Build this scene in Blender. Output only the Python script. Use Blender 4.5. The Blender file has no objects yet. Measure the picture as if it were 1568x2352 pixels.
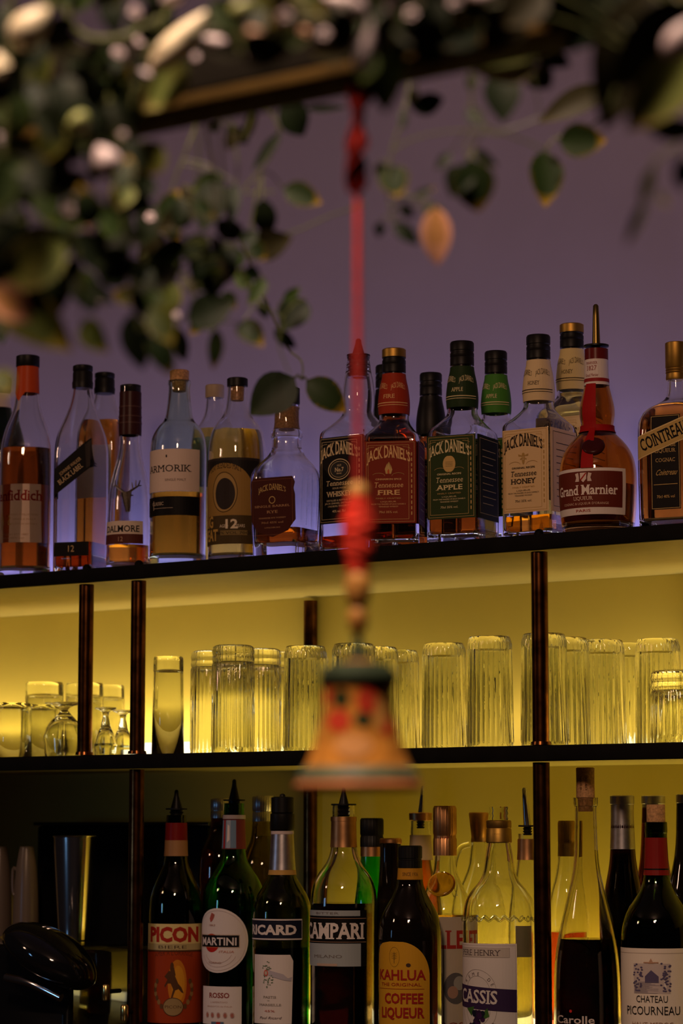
import bpy, bmesh, math, random
from mathutils import Vector, Matrix
S = bpy.context.scene
COL = S.collection
PI = math.pi
rad = math.radians
# ------------------------------------------------------------------ camera
F = 5900.0                                   # focal length in pixels of the 1568 x 2352 frame
TH = rad(35.25)                              # the camera looks along the shelves from the right
PH = math.atan(730 / F)                      # and a little upwards
DH = 3.34
C = Vector((DH * math.sin(TH), -DH * math.cos(TH), 1.25))
FW = Vector((-math.sin(TH) * math.cos(PH), math.cos(TH) * math.cos(PH), math.sin(PH)))
RT = Vector((math.cos(TH), math.sin(TH), 0))
UP = RT.cross(FW)
cd = bpy.data.cameras.new('camera'); cam = bpy.data.objects.new('camera', cd); COL.objects.link(cam)
cam.matrix_world = Matrix(((RT.x, UP.x, -FW.x, C.x), (RT.y, UP.y, -FW.y, C.y), (RT.z, UP.z, -FW.z, C.z), (0, 0, 0, 1)))
cd.sensor_fit = 'VERTICAL'; cd.sensor_height = 36; cd.sensor_width = 24
cd.lens = F / 2352 * 36
cd.clip_start = .05; cd.clip_end = 50
cd.dof.use_dof = True; cd.dof.focus_distance = 3.22; cd.dof.aperture_fstop = 7.2
S.camera = cam
# ------------------------------------------------------------------ exposure, world, lights of the room
S.view_settings.view_transform = 'Standard'; S.view_settings.look = 'None'
S.view_settings.gamma = 1; S.view_settings.use_curve_mapping = False
S.view_settings.exposure = 0.0
cy = S.cycles
cy.max_bounces = 28; cy.transmission_bounces = 28; cy.glossy_bounces = 8; cy.diffuse_bounces = 4
cy.transparent_max_bounces = 16; cy.use_denoising = True; cy.sample_clamp_indirect = 4.0
cy.caustics_reflective = False
W = bpy.data.worlds.new('World'); S.world = W; W.use_nodes = True
bg = W.node_tree.nodes['Background']; bg.inputs[0].default_value = (.60, .42, .42, 1); bg.inputs[1].default_value = .010

def area(name, loc, target, size, power, color, sy=None):
    l = bpy.data.lights.new(name, 'AREA'); l.energy = power; l.color = color; l.size = size
    if sy: l.shape = 'RECTANGLE'; l.size_y = sy
    o = bpy.data.objects.new(name, l); COL.objects.link(o); o.location = loc
    o.rotation_euler = (Vector(target) - Vector(loc)).to_track_quat('-Z', 'Y').to_euler()
    return o
area('bar_downlight', (1.2, -2.3, 2.5), (.1, .1, 1.5), .22, 16, (1, .58, .36))       # warm lamps over the guests' side of the bar
area('bar_side_lamp', (-1.6, -2.1, 2.3), (.2, .1, 1.4), .2, 5, (1, .62, .42))
area('garland_downlight', (1.32, -2.15, 2.55), (1.12, -1.72, 1.75), .12, 3.6, (1, .80, .60)).data.spread = rad(75)
area('added_blue_light', (-.75, -.95, 1.22), (-.45, .05, 1.10), .07, .05, (.25, .55, 1), .14).data.spread = rad(60)  # added blue light, source unseen, for the highlight on the machine's hood
LED_COOL = (.56, .50, 1.0); LED_WARM = (1.0, .80, .34)
LED_TOP = 1.3; LED_MID = 2.0; LED_LOW = .4
WASH_TOP = 1.05; WASH_MID = 1.9; WASH_LOW = 1.9

# ------------------------------------------------------------------ pixel <-> place (frame of the photograph, used only to read off real positions)
def ray(x, y):
    return FW + RT * ((x - 784) / F) + UP * ((1176 - y) / F)
def at_Y(x, y, Y):
    d = ray(x, y); return C + d * ((Y - C.y) / d.y)
def at_d(x, y, d):
    return C + ray(x, y) * d
def depth(P): return (Vector(P) - C).dot(FW)
def z_of(py, X, Y):
    v = (1176 - py) / F
    h = (X - C.x) * -math.sin(TH) + (Y - C.y) * math.cos(TH)
    return C.z + h * (v * math.cos(PH) + math.sin(PH)) / (math.cos(PH) - v * math.sin(PH))
def x_of(px, Y, Z):
    k = (px - 784) / F
    n = RT - FW * k                                     # (P - C).n = 0
    return C.x - ((Y - C.y) * n.y + (Z - C.z) * n.z) / n.x
Z_TOP = 1.614; Z_MID = 1.353; Z_LOW = .962; Y_WALL = .42
# ------------------------------------------------------------------ materials
MATS = {}
def mat(name, color=(.5, .5, .5), rough=.5, metal=0., trans=0., ior=1.45, emit=None, es=1., coat=0., noise=0., nscale=40., spec=.5, bump=0.):
    if name in MATS: return MATS[name]
    m = bpy.data.materials.new(name); m.use_nodes = True; MATS[name] = m
    nt = m.node_tree; b = nt.nodes['Principled BSDF']
    b.inputs['Base Color'].default_value = (*color, 1); b.inputs['Roughness'].default_value = rough
    b.inputs['Metallic'].default_value = metal; b.inputs['IOR'].default_value = ior
    b.inputs['Transmission Weight'].default_value = trans; b.inputs['Coat Weight'].default_value = coat
    b.inputs['Specular IOR Level'].default_value = spec
    if emit: b.inputs['Emission Color'].default_value = (*emit, 1); b.inputs['Emission Strength'].default_value = es
    if noise or bump:
        tc = nt.nodes.new('ShaderNodeTexCoord'); nz = nt.nodes.new('ShaderNodeTexNoise')
        nz.inputs['Scale'].default_value = nscale; nz.inputs['Detail'].default_value = 5
        nt.links.new(tc.outputs['Object'], nz.inputs['Vector'])
        if noise:
            r = nt.nodes.new('ShaderNodeValToRGB')
            r.color_ramp.elements[0].position = .3; r.color_ramp.elements[1].position = .7
            r.color_ramp.elements[0].color = (*[c * (1 - noise) for c in color], 1)
            r.color_ramp.elements[1].color = (*[min(1, c * (1 + noise)) for c in color], 1)
            nt.links.new(nz.outputs['Fac'], r.inputs['Fac']); nt.links.new(r.outputs['Color'], b.inputs['Base Color'])
        if bump:
            bp = nt.nodes.new('ShaderNodeBump'); bp.inputs['Strength'].default_value = bump; bp.inputs['Distance'].default_value = .002
            nt.links.new(nz.outputs['Fac'], bp.inputs['Height']); nt.links.new(bp.outputs['Normal'], b.inputs['Normal'])
    return m
def ink(c, rough=.55, metal=0.):
    return mat('ink_%02d_%02d_%02d_%d%d' % (c[0] * 99, c[1] * 99, c[2] * 99, rough * 9, metal * 9), c, rough, metal, spec=.15)
GLASS = mat('clear_glass', (.97, .98, .96), 0, trans=1, ior=1.48)
GLASS_G = mat('pale_green_glass', (.80, .93, .82), 0, trans=1, ior=1.48)
GREEN = mat('green_glass', (.06, .42, .05), .02, trans=1, ior=1.48)
DKGREEN = mat('dark_green_glass', (.07, .13, .02), .02, trans=1, ior=1.48)
OLIVE = mat('olive_glass', (.16, .19, .03), .02, trans=1, ior=1.48)
BROWN = mat('brown_glass', (.30, .11, .02), .02, trans=1, ior=1.48)
DARKGL = mat('almost_black_glass', (.008, .005, .003), .05, trans=.3, ior=1.48)
AMBER = mat('amber_spirit', (.90, .31, .018), 0, trans=1, ior=1.36)
DAMBER = mat('deep_amber_spirit', (.60, .12, .006), 0, trans=1, ior=1.36)
YELLOW = mat('straw_spirit', (.95, .66, .08), 0, trans=1, ior=1.36)
REDLIQ = mat('dark_red_liqueur', (.003, .0001, .0001), 0, trans=.9, ior=1.36)
WINE = mat('dark_wine', (.0015, .0001, .0002), 0, trans=.9, ior=1.36)
DGLIQ = mat('dark_vermouth', (.02, .018, .004), 0, trans=.9, ior=1.36)
BLACK = mat('black_plastic', (.006, .0055, .0055), .45, bump=.1, spec=.25)
BLACKGL = mat('black_gloss', (.006, .006, .007), .07, coat=.3, bump=.03, nscale=8)
BLKMET = mat('black_painted_steel', (.005, .0045, .004), .6, spec=.08, noise=.3, nscale=25)
CORK = mat('cork', (.50, .27, .12), .85, noise=.35, nscale=350)
COPPER = mat('aged_copper', (.12, .045, .014), .26, 1, noise=.6, nscale=60)
COPFOIL = mat('copper_foil', (.52, .27, .12), .38, 1, noise=.12, nscale=90)
GOLD = mat('gold_foil', (.42, .25, .055), .48, 1, noise=.12, nscale=90)
STEEL = mat('polished_steel', (.62, .60, .60), .16, 1, bump=.05, nscale=30)
SILVER = mat('silver_foil', (.55, .52, .54), .35, 1, noise=.12, nscale=120)
CREAM = (.80, .68, .50); WHITE = (.78, .70, .66); INKB = (.006, .005, .005); GOLDI = (.62, .42, .15)
# ------------------------------------------------------------------ mesh helpers
def link(name, me, parent=None, m=None, smooth=40):
    if m is not None:
        for q in (m if isinstance(m, (list, tuple)) else [m]): me.materials.append(q)
    if smooth:
        me.polygons.foreach_set('use_smooth', [True] * len(me.polygons))
        me.set_sharp_from_angle(angle=rad(smooth))
    o = bpy.data.objects.new(name, me); COL.objects.link(o)
    if parent is not None: o.parent = parent
    return o
def fin(name, bm, parent=None, m=None, smooth=40, norm=True):
    if norm: bmesh.ops.recalc_face_normals(bm, faces=bm.faces)
    me = bpy.data.meshes.new(name); bm.to_mesh(me); bm.free()
    return link(name, me, parent, m, smooth)
def empty(name, loc, rz=0):
    o = bpy.data.objects.new(name, None); COL.objects.link(o); o.location = loc; o.rotation_euler = (0, 0, rz)
    o.empty_display_size = .05; return o
def tag(o, label, cat, group=None):
    o['label'] = label; o['category'] = cat
    if group: o['group'] = group
    return o
def box(bm, x0, x1, y0, y1, z0, z1, bev=0):
    r = bmesh.ops.create_cube(bm, size=1)
    for v in r['verts']:
        v.co = Vector(((x0 + x1) / 2 + v.co.x * (x1 - x0), (y0 + y1) / 2 + v.co.y * (y1 - y0), (z0 + z1) / 2 + v.co.z * (z1 - z0)))
    if bev:
        es = list({e for v in r['verts'] for e in v.link_edges})
        bmesh.ops.bevel(bm, geom=es, offset=bev, segments=3, profile=.5, affect='EDGES')
def sup(t, n):
    c, s = math.cos(t), math.sin(t)
    return (math.copysign(abs(c) ** (2 / n), c), math.copysign(abs(s) ** (2 / n), s))
def loft(bm, rings, segs=48, mod=None, cap0=True, cap1=True):
    """rings: (z, r, n) from one end of the skin to the other; n = 2 is round, larger is square"""
    prev = None; first = None
    for (z, r, n) in rings:
        vs = []
        for k in range(segs):
            t = 2 * PI * (k + .5) / segs
            a, b = sup(t, n); q = r * (mod(t, z, r) if mod else 1)
            vs.append(bm.verts.new((a * q, b * q, z)))
        if prev:
            for k in range(segs):
                bm.faces.new((prev[k], prev[(k + 1) % segs], vs[(k + 1) % segs], vs[k]))
        else: first = vs
        prev = vs
    if cap0: bm.faces.new(first[::-1])
    if cap1: bm.faces.new(prev)
def chaikin(p, it=2):
    for _ in range(it):
        q = [p[0]]
        for a, b in zip(p[:-1], p[1:]):
            q.append(tuple(a[i] * .75 + b[i] * .25 for i in range(len(a)))); q.append(tuple(a[i] * .25 + b[i] * .75 for i in range(len(a))))
        q.append(p[-1]); p = q
    return p
def tube(bm, pts, r, segs=8, r1=None):
    pts = [Vector(p) for p in pts]; prev = None; n = len(pts)
    side = None
    for i, p in enumerate(pts):
        d = (pts[min(i + 1, n - 1)] - pts[max(i - 1, 0)]).normalized()
        if side is None or abs(side.dot(d)) > .95: side = d.orthogonal().normalized()
        u = (side - d * side.dot(d)).normalized(); w = d.cross(u); side = u
        rr = r if r1 is None else r + (r1 - r) * i / max(1, n - 1)
        vs = [bm.verts.new(p + (u * math.cos(2 * PI * k / segs) + w * math.sin(2 * PI * k / segs)) * rr) for k in range(segs)]
        if prev:
            for k in range(segs): bm.faces.new((prev[k], prev[(k + 1) % segs], vs[(k + 1) % segs], vs[k]))
        else: bm.faces.new(vs[::-1])
        prev = vs
    bm.faces.new(prev)
def spline(P, k=8):
    P = [Vector(p) for p in P]; out = []
    for i in range(len(P) - 1):
        a, b, c, d = P[max(i - 1, 0)], P[i], P[i + 1], P[min(i + 2, len(P) - 1)]
        for j in range(k):
            t = j / k
            out.append(.5 * ((2 * b) + (c - a) * t + (2 * a - 5 * b + 4 * c - d) * t * t + (3 * b - a - 3 * c + d) * t ** 3))
    return out + [P[-1]]
# ------------------------------------------------------------------ printing on labels
_cap = [None]
def text2d(s, bold=0., serif=False):
    cu = bpy.data.curves.new('t', 'FONT'); cu.body = s; cu.size = 1; cu.resolution_u = 2; cu.offset = bold
    o = bpy.data.objects.new('t', cu); me = bpy.data.meshes.new_from_object(o)
    bpy.data.objects.remove(o); bpy.data.curves.remove(cu)
    V = [(v.co.x, v.co.y) for v in me.vertices]; Fc = [tuple(p.vertices) for p in me.polygons]
    if serif:
        cnt = {}
        for f in Fc:
            for a, b in zip(f, f[1:] + f[:1]): cnt[(min(a, b), max(a, b))] = cnt.get((min(a, b), max(a, b)), 0) + 1
        c = cap_h()
        for (a, b), n in cnt.items():
            if n != 1: continue
            (xa, ya), (xb, yb) = V[a], V[b]
            if abs(ya - yb) > .006 or not .03 < abs(xa - xb) < .24: continue
            for base, sg in ((0, 1), (c, -1)):
                if abs(ya - base) < .03 + bold:
                    k = len(V); x0, x1 = min(xa, xb) - .07, max(xa, xb) + .07
                    V += [(x0, ya), (x1, ya), (x1, ya + sg * .06), (x0, ya + sg * .06)]; Fc.append((k, k + 1, k + 2, k + 3))
    bpy.data.meshes.remove(me)
    return V, Fc
def cap_h():
    if _cap[0] is None:
        _cap[0] = 0.7
        V, _ = text2d('H'); _cap[0] = max(v[1] for v in V)
    return _cap[0]
class Print:
    """flat printing collected in label coordinates (metres), later laid on the glass"""
    def __init__(s, w, h): s.w, s.h = w, h; s.items = []; s.mats = []; s.lay = 0
    def mi(s, c):
        m = c if isinstance(c, bpy.types.Material) else ink(c)
        if m not in s.mats: s.mats.append(m)
        return s.mats.index(m)
    def add(s, V, Fc, c): s.lay += 1; s.items.append((V, Fc, s.mi(c), s.lay))
    def U(s, u): return u * s.w / 2
    def V(s, v): return v * s.h
    def rect(s, u0, v0, u1, v1, c):
        s.add([(s.U(u0), s.V(v0)), (s.U(u1), s.V(v0)), (s.U(u1), s.V(v1)), (s.U(u0), s.V(v1))], [(0, 1, 2, 3)], c)
    def poly(s, P, c): s.add([(s.U(u), s.V(v)) for u, v in P], [tuple(range(len(P)))], c)
    def ell(s, u, v, ru, rv, c, k=32):       # ru, rv in metres
        s.add([(s.U(u) + ru * math.cos(2 * PI * i / k), s.V(v) + rv * math.sin(2 * PI * i / k)) for i in range(k)], [tuple(range(k))], c)
    def ring(s, u, v, ru, rv, t, c, a0=0, a1=360, k=40):
        V = []; Fc = []
        for i in range(k + 1):
            a = rad(a0 + (a1 - a0) * i / k)
            V += [(s.U(u) + ru * math.cos(a), s.V(v) + rv * math.sin(a)), (s.U(u) + (ru - t) * math.cos(a), s.V(v) + (rv - t) * math.sin(a))]
            if i: Fc.append((2 * i - 2, 2 * i, 2 * i + 1, 2 * i - 1))
        s.add(V, Fc, c)
    def frame(s, u0, v0, u1, v1, t, c):      # t in metres
        a, b, d, e = s.U(u0), s.V(v0), s.U(u1), s.V(v1)
        V = [(a, b), (d, b), (d, e), (a, e), (a + t, b + t), (d - t, b + t), (d - t, e - t), (a + t, e - t)]
        s.add(V, [(0, 1, 5, 4), (1, 2, 6, 5), (2, 3, 7, 6), (3, 0, 4, 7)], c)
    def text(s, t, u, v, h, c, w=None, serif=False, bold=0., arch=0., ital=0., rot=0.):
        """h: capital height as part of the label's height, w: width as part of the label's width"""
        V, Fc = text2d(t, bold, serif)
        if not V: return
        x0 = min(p[0] for p in V); x1 = max(p[0] for p in V); ww = x1 - x0
        sy = h * s.h / cap_h(); sx = (w * s.w / ww) if w else sy * .92
        out = []
        for (x, y) in V:
            X = (x - (x0 + x1) / 2) * sx; Y = y * sy; X += ital * Y
            q = X / max(1e-6, ww * sx / 2)
            Y = Y * (1 + (.35 * (1 - q * q) if arch else 0)) + arch * s.h * (1 - q * q)
            if rot:
                X, Y = X * math.cos(rot) - Y * math.sin(rot), X * math.sin(rot) + Y * math.cos(rot)
            out.append((X + s.U(u), Y + s.V(v)))
        s.add(out, Fc, c)
def lay(items, mp, name, parent, mats, base=.0003, step=.004, vstep=0, dl=.00005):
    dl = min(dl, .0007 / max(1, max(i[3] for i in items)))   # keep all the ink within a hair of the paper
    bm = bmesh.new()
    for V, Fc, mi, ly in items:
        vs = [bm.verts.new((x, y, base + ly * dl)) for x, y in V]
        for f in Fc:
            try: q = bm.faces.new([vs[i] for i in f]); q.material_index = mi
            except ValueError: pass
    big = [f for f in bm.faces if len(f.verts) > 4]
    if big: bmesh.ops.triangulate(bm, faces=big)
    if bm.verts:
        for ax, st in ((0, step), (1, vstep)):
            if not st: continue
            lo = min(v.co[ax] for v in bm.verts); hi = max(v.co[ax] for v in bm.verts)
            k = math.floor(lo / st) + 1
            while k * st < hi:
                co = [0, 0, 0]; no = [0, 0, 0]; co[ax] = k * st + 1.3e-5; no[ax] = 1
                bmesh.ops.bisect_plane(bm, geom=bm.verts[:] + bm.edges[:] + bm.faces[:], plane_co=co, plane_no=no, dist=1e-7); k += 1
    for v in bm.verts: v.co = mp(v.co.x, v.co.y, v.co.z)
    return fin(name, bm, parent, mats, smooth=0, norm=False)
# ------------------------------------------------------------------ bottles
class Bottle:
    """prof: (pixel height, half width in pixels[, squareness]) from the mouth down; the last height None = standing on the shelf"""
    def __init__(s, name, label, cat, cx, Y, shelf, prof, glass, ymid=None, wall=.0028, base=.010, beta=None, liquid=None, group=None, it=2, segs=56, mod=None, vol=None):
        ys = [p[0] for p in prof if p[0] is not None]
        ym = ymid or (min(ys) + max(ys)) / 2
        P = at_Y(cx, ym, Y); s.X, s.Y, s.Z = P.x, Y, shelf
        s.d = depth(P); s.m = s.d / F; s.cx = cx
        az = math.atan((cx - 784) / F)
        s.face = TH - az                                     # turn that faces the guest
        s.rz = s.face - rad(beta) if beta is not None else s.face
        s.root = tag(empty(name, (P.x, Y, shelf), s.rz), label, cat, group)
        pr = []
        for p in prof:
            z = 0. if p[0] is None else s.z(p[0])
            pr.append((z, p[1] * s.m, p[2] if len(p) > 2 else 2.0))
        s.prof = chaikin(pr, it)
        bot = s.prof[-1]
        o = list(s.prof)                                     # outer skin top to bottom, rounded heel
        o = o[:-1] + [(.0035, bot[1], bot[2]), (.001, bot[1] - .0012, bot[2]), (0, bot[1] - .004, bot[2])]
        o = [q for i, q in enumerate(o) if i == 0 or q[0] < o[i - 1][0] - 1e-5 or i >= len(o) - 2]
        s.outer = o
        s.solid = vol
        if vol:
            bm = bmesh.new(); loft(bm, o, segs, mod); fin('bottle_body', bm, s.root, glass); return
        w = wall
        inner = [(z, max(r - w, .002), n) for z, r, n in o if z > base + .004]
        rb = inner[-1]
        inner += [(base + .003, rb[1] - .0005, rb[2]), (base, rb[1] * .9, rb[2]), (base + .003, rb[1] * .3, 2)]
        s.inner = inner
        bm = bmesh.new(); loft(bm, o[::-1] + inner, segs, mod); fin('bottle_body', bm, s.root, glass)
        if liquid:
            py, lm = liquid; zt = s.z(py)
            rr = []
            for z, r, n in inner[:-1]:
                if z < zt: rr.append((z + (.0004 if z <= base + .003 else 0), r - .0003, n))
            if rr:
                r0 = s.r(zt) - w - .0003
                rr = [(zt, r0 * .5, rr[0][2]), (zt, r0, rr[0][2])] + rr
                bm = bmesh.new(); loft(bm, rr, segs); fin('liquid', bm, s.root, lm)
    def z(s, py): return z_of(py, s.X, s.Y) - s.Z
    def rn(s, z):
        o = s.prof
        for a, b in zip(o[:-1], o[1:]):
            if b[0] <= z <= a[0]:
                t = (a[0] - z) / max(1e-9, a[0] - b[0]); return a[1] + (b[1] - a[1]) * t, a[2] + (b[2] - a[2]) * t
        return (o[0][1], o[0][2]) if z > o[0][0] else (o[-1][1], o[-1][2])
    def r(s, z): return s.rn(z)[0]
    def lathe(s, name, prof, m, segs=40, it=0, mod=None, parent=None, dx=0):
        """a solid turned part from pixel profile (y, half width); mouth side first"""
        rr = [(s.z(p[0]), p[1] * s.m, p[2] if len(p) > 2 else 2) for p in prof]
        if it: rr = chaikin(rr, it)
        bm = bmesh.new(); loft(bm, rr, segs, mod); 
        if dx: bmesh.ops.translate(bm, vec=Vector((math.cos(s.rz), -math.sin(s.rz), 0)) * 0 + Vector((dx * s.m, 0, 0)), verts=bm.verts)
        return fin(name, bm, parent or s.root, m)
    def sleeve(s, name, y0, y1, m, off=.0005, k=10, bevel=True):
        """foil or paper sleeve that follows the neck between two pixel heights"""
        z0, z1 = s.z(y0), s.z(y1); rr = []
        for i in range(k + 1):
            z = z0 + (z1 - z0) * i / k; r, n = s.rn(z); rr.append((z, r + off, n))
        e = [(z1, rr[-1][1] - off * .9, rr[-1][2])]; a = [(z0, rr[0][1] - off * .9, rr[0][2])]
        bm = bmesh.new(); loft(bm, a + rr + e, 48, None, False, False); return fin(name, bm, s.root, m)
    def label(s, y0, y1, m, pr=None, px=None, ang=None, face=None, outline=None, off=.0003, name='label', width=None, u0=0., lett='lettering'):
        """paper between two pixel heights. round bottles: px = left and right pixel edge or ang = (centre, half width) degrees
        from the guest's view; square bottles: face 'front' or 'right' and width as part of the side"""
        zt, zb = s.z(y0), s.z(y1); h = zt - zb; zm = (zt + zb) / 2
        r = max(s.r(zt), s.r(zb), s.r(zm)) if not face else s.r(zm)
        if face:
            w = 2 * r * width
            def mp(u, v, o):
                rr, n = s.rn(zb + v); x = u + u0 * r; q = min(.9999, abs(x) / rr)
                d = rr * (1 - q ** n) ** (1 / n) + o
                return Vector((x, -d, zb + v)) if face == 'front' else Vector((d, x, zb + v))
        else:
            if px:
                f = lambda p: math.degrees(math.asin(max(-1, min(1, (p - s.cx) * s.m / r))))
                a, b = f(px[0]), f(px[1]); c, hw = (a + b) / 2, (b - a) / 2
            else: c, hw = ang
            c = rad(c) + (s.face - s.rz); w = 2 * rad(hw) * r
            vary = abs(s.r(zt) - s.r(zb)) > .0006 or abs(s.r(zm) - s.r(zb)) > .0006
            def mp(u, v, o):
                t = c + u / r; rr = (s.r(zb + v) if vary else r) + o
                return Vector((math.sin(t) * rr, -math.cos(t) * rr, zb + v))
        P = Print(w, h)
        if outline: base = [([(P.U(u), P.V(v)) for u, v in outline], [tuple(range(len(outline)))], 0, 0)]
        else: base = [([(-w / 2, 0), (w / 2, 0), (w / 2, h), (-w / 2, h)], [(0, 1, 2, 3)], 0, 0)]
        vs = .006
        lb = lay(base, mp, name, s.root, m, base=off, vstep=vs)
        if pr:
            pr(P)
            if P.items: lay(P.items, mp, lett, lb, P.mats, base=off + .0002, vstep=vs)
        return lb
    def pourer(s, ytip, yfl, yb, hw_tip=6, hw_base=14, hw_fl=22, m=None, lean=0):
        """plastic or steel speed pourer: spout, flange, ribbed stopper"""
        m = m or BLACK; c = bmesh.new()
        zt, zf, zb = s.z(ytip), s.z(yfl), s.z(yb); k = s.m
        rings = [(zt, hw_tip * k * .45, 2), (zt - .002, hw_tip * k * .85, 2), (zt - .3 * (zt - zf), hw_tip * k * 1.0, 2), (zf, hw_base * k, 2)]
        loft(c, rings, 24)
        if lean:
            for v in c.verts: v.co.x += lean * k * max(0, (v.co.z - zf) / (zt - zf))
        p = fin('pourer', c, s.root, m)
        b = bmesh.new()
        loft(b, [(zf + .001, hw_fl * k, 2), (zf - .001, hw_fl * k, 2), (zf - .0012, hw_base * k, 2)], 28)
        n = 3
        for i in range(n):
            z = zf - .002 - (zf - zb) * (i + .3) / n
            loft(b, [(z, hw_base * k * 1.25, 2), (z - .0022, hw_base * k * 1.02, 2)], 24)
        loft(b, [(zf - .001, hw_base * k, 2), (zb, hw_base * k * .9, 2)], 24)
        fin('stopper', b, p, BLACK)
        return p
    def cap(s, y0, y1, hw, m, ridges=0, name='cap', top=None, hw1=None):
        hw1 = hw1 or hw
        h = (y1 - y0); pr = [(y0, hw * .9), (y0 + .06 * h, hw)]
        if ridges:
            mod = lambda t, z, r: 1 + .012 * math.cos(t * 30)
            pr += [(y0 + .55 * h, hw), (y0 + .58 * h, hw * .95), (y0 + .64 * h, hw * .95), (y0 + .67 * h, hw1), (y1 - 1, hw1)]
            return s.lathe(name, pr, m, 120, 0, mod)
        return s.lathe(name, pr + [(y0 + .1 * h, hw), (y1 - 1, hw1), (y1, hw1 * .97)], m)
def lines(P, rows, c, serif=True):
    for t, u, v, h, w in rows: P.text(t, u, v, h, c, w=w, serif=serif)
# ------------------------------------------------------------------ the room
def struct(name, bm, m, smooth=0):
    o = fin(name, bm, None, m, smooth); o['kind'] = 'structure'; return o
WALLM = mat('grey_violet_wall_paint', (.335, .305, .455), .75, noise=.05, nscale=5, bump=.05)
bm = bmesh.new(); box(bm, -3.2, 1.9, Y_WALL, Y_WALL + .12, 0, 2.75); struct('wall_back', bm, WALLM)
bm = bmesh.new(); box(bm, -3.2, 3.2, -4.2, Y_WALL + .12, 2.75, 2.85); struct('ceiling', bm, mat('ceiling_paint', (.34, .30, .33), .8, noise=.05))
bm = bmesh.new(); box(bm, -3.2, 3.2, -4.2, Y_WALL + .12, -.1, 0); struct('floor', bm, mat('floor_boards', (.10, .06, .04), .5, noise=.3, nscale=12))
# pilaster at the right end of the shelves: its left edge shows as a thin pale line
bm = bmesh.new(); box(bm, -3.2, 1.9, Y_WALL - .003, Y_WALL, Z_LOW - .1, Z_TOP - .002); struct('trim_2', bm, mat('yellow_lit_panel', (.54, .42, .10), .7, noise=.05, nscale=6))  # added panel: its ochre carries the yellow strip light on the wall
xr = x_of(1562, Y_WALL - .02, 2.0)
bm = bmesh.new(); box(bm, xr, xr + .35, Y_WALL - .02, Y_WALL, Z_TOP, 2.75); struct('trim_1', bm, WALLM)
bm = bmesh.new(); box(bm, xr, xr + .35, Y_WALL - .02, Y_WALL - .0031, Z_MID + .001, Z_TOP - .016); struct('trim_3', bm, MATS['yellow_lit_panel'])  # same yellow strip light put into the pilaster's colour
X0, X1 = -1.55, 1.25
CREAMB = mat('cream_painted_board', (.40, .33, .15), .6, noise=.04)
def shelf(name, z, label):
    r = tag(empty(name, ((X0 + X1) / 2, 0, z)), label, 'shelf'); cx = (X0 + X1) / 2
    bm = bmesh.new(); box(bm, X0 - cx, X1 - cx, .004, Y_WALL - .0035, -.014, -.0005); fin('board', bm, r, CREAMB, 0)
    bm = bmesh.new(); box(bm, X0 - cx, X1 - cx, -.004, .004, -.0195, 0, .0012); fin('front_edge', bm, r, BLKMET, 30)
    return r
shelf('bar_shelf', Z_TOP, 'upper black-edged bar shelf carrying the spirit bottles')
shelf('bar_shelf', Z_MID, 'middle black-edged bar shelf carrying the upturned glasses')
r = tag(empty('back_counter', (0, 0, 0)), 'dark back counter under the shelves carrying the lower row of bottles', 'counter')
bm = bmesh.new(); box(bm, X0, X1, -.12, Y_WALL - .001, Z_LOW - .035, Z_LOW, .003); fin('worktop', bm, r, mat('dark_worktop', (.02, .016, .013), .35, noise=.3), 30)
bm = bmesh.new(); box(bm, X0, X1, -.06, Y_WALL - .001, .001, Z_LOW - .0355); fin('cabinet', bm, r, mat('dark_cabinet', (.03, .02, .015), .5, noise=.3), 0)
# copper posts
def post(px, py, Y, z0, z1, label, bolt=True, rr=.0105):
    X = x_of(px, Y, z_of(py, at_Y(px, py, Y).x, Y))
    r = tag(empty('copper_post', (X, Y, z0)), label, 'post', None)
    cuts = [z0, z1]
    segs = []
    for a, b in ((z0, Z_MID - .0205), (Z_MID + .001, Z_TOP - .0205)):
        a2, b2 = max(a, z0), min(b, z1)
        if b2 - a2 > .05: segs.append((a2, b2))
    for a, b in segs:
        bm = bmesh.new(); loft(bm, [(b - z0, rr, 2), (a - z0, rr, 2)], 32); fin('tube', bm, r, COPPER)
        bm = bmesh.new(); loft(bm, [(a - z0 + .004, rr * 1.18, 2), (a - z0, rr * 1.25, 2)], 32); fin('collar', bm, r, COPPER)
    if bolt:
        bm = bmesh.new(); loft(bm, chaikin([(Z_TOP + .0085 - z0, .001, 2), (Z_TOP + .0075 - z0, .004, 2), (Z_TOP + .004 - z0, .0062, 2), (Z_TOP + .0002 - z0, .0062, 2)]), 20); fin('bolt', bm, r, BLKMET)
    return r
post(317, 1500, .014, Z_LOW, Z_TOP, 'copper post at the front of the shelves beside the single tall plain glass')
post(197, 1500, .014, Z_MID, Z_TOP, 'short copper post left of the front one with the round snifter between them')
post(1240, 1500, .014, Z_LOW, Z_TOP, 'copper post at the right, in front of the ribbed highball glasses')
post(713, 1400, Y_WALL - .014, Z_LOW, Z_TOP, 'copper post against the back wall, seen behind the bell', bolt=False)
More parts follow.
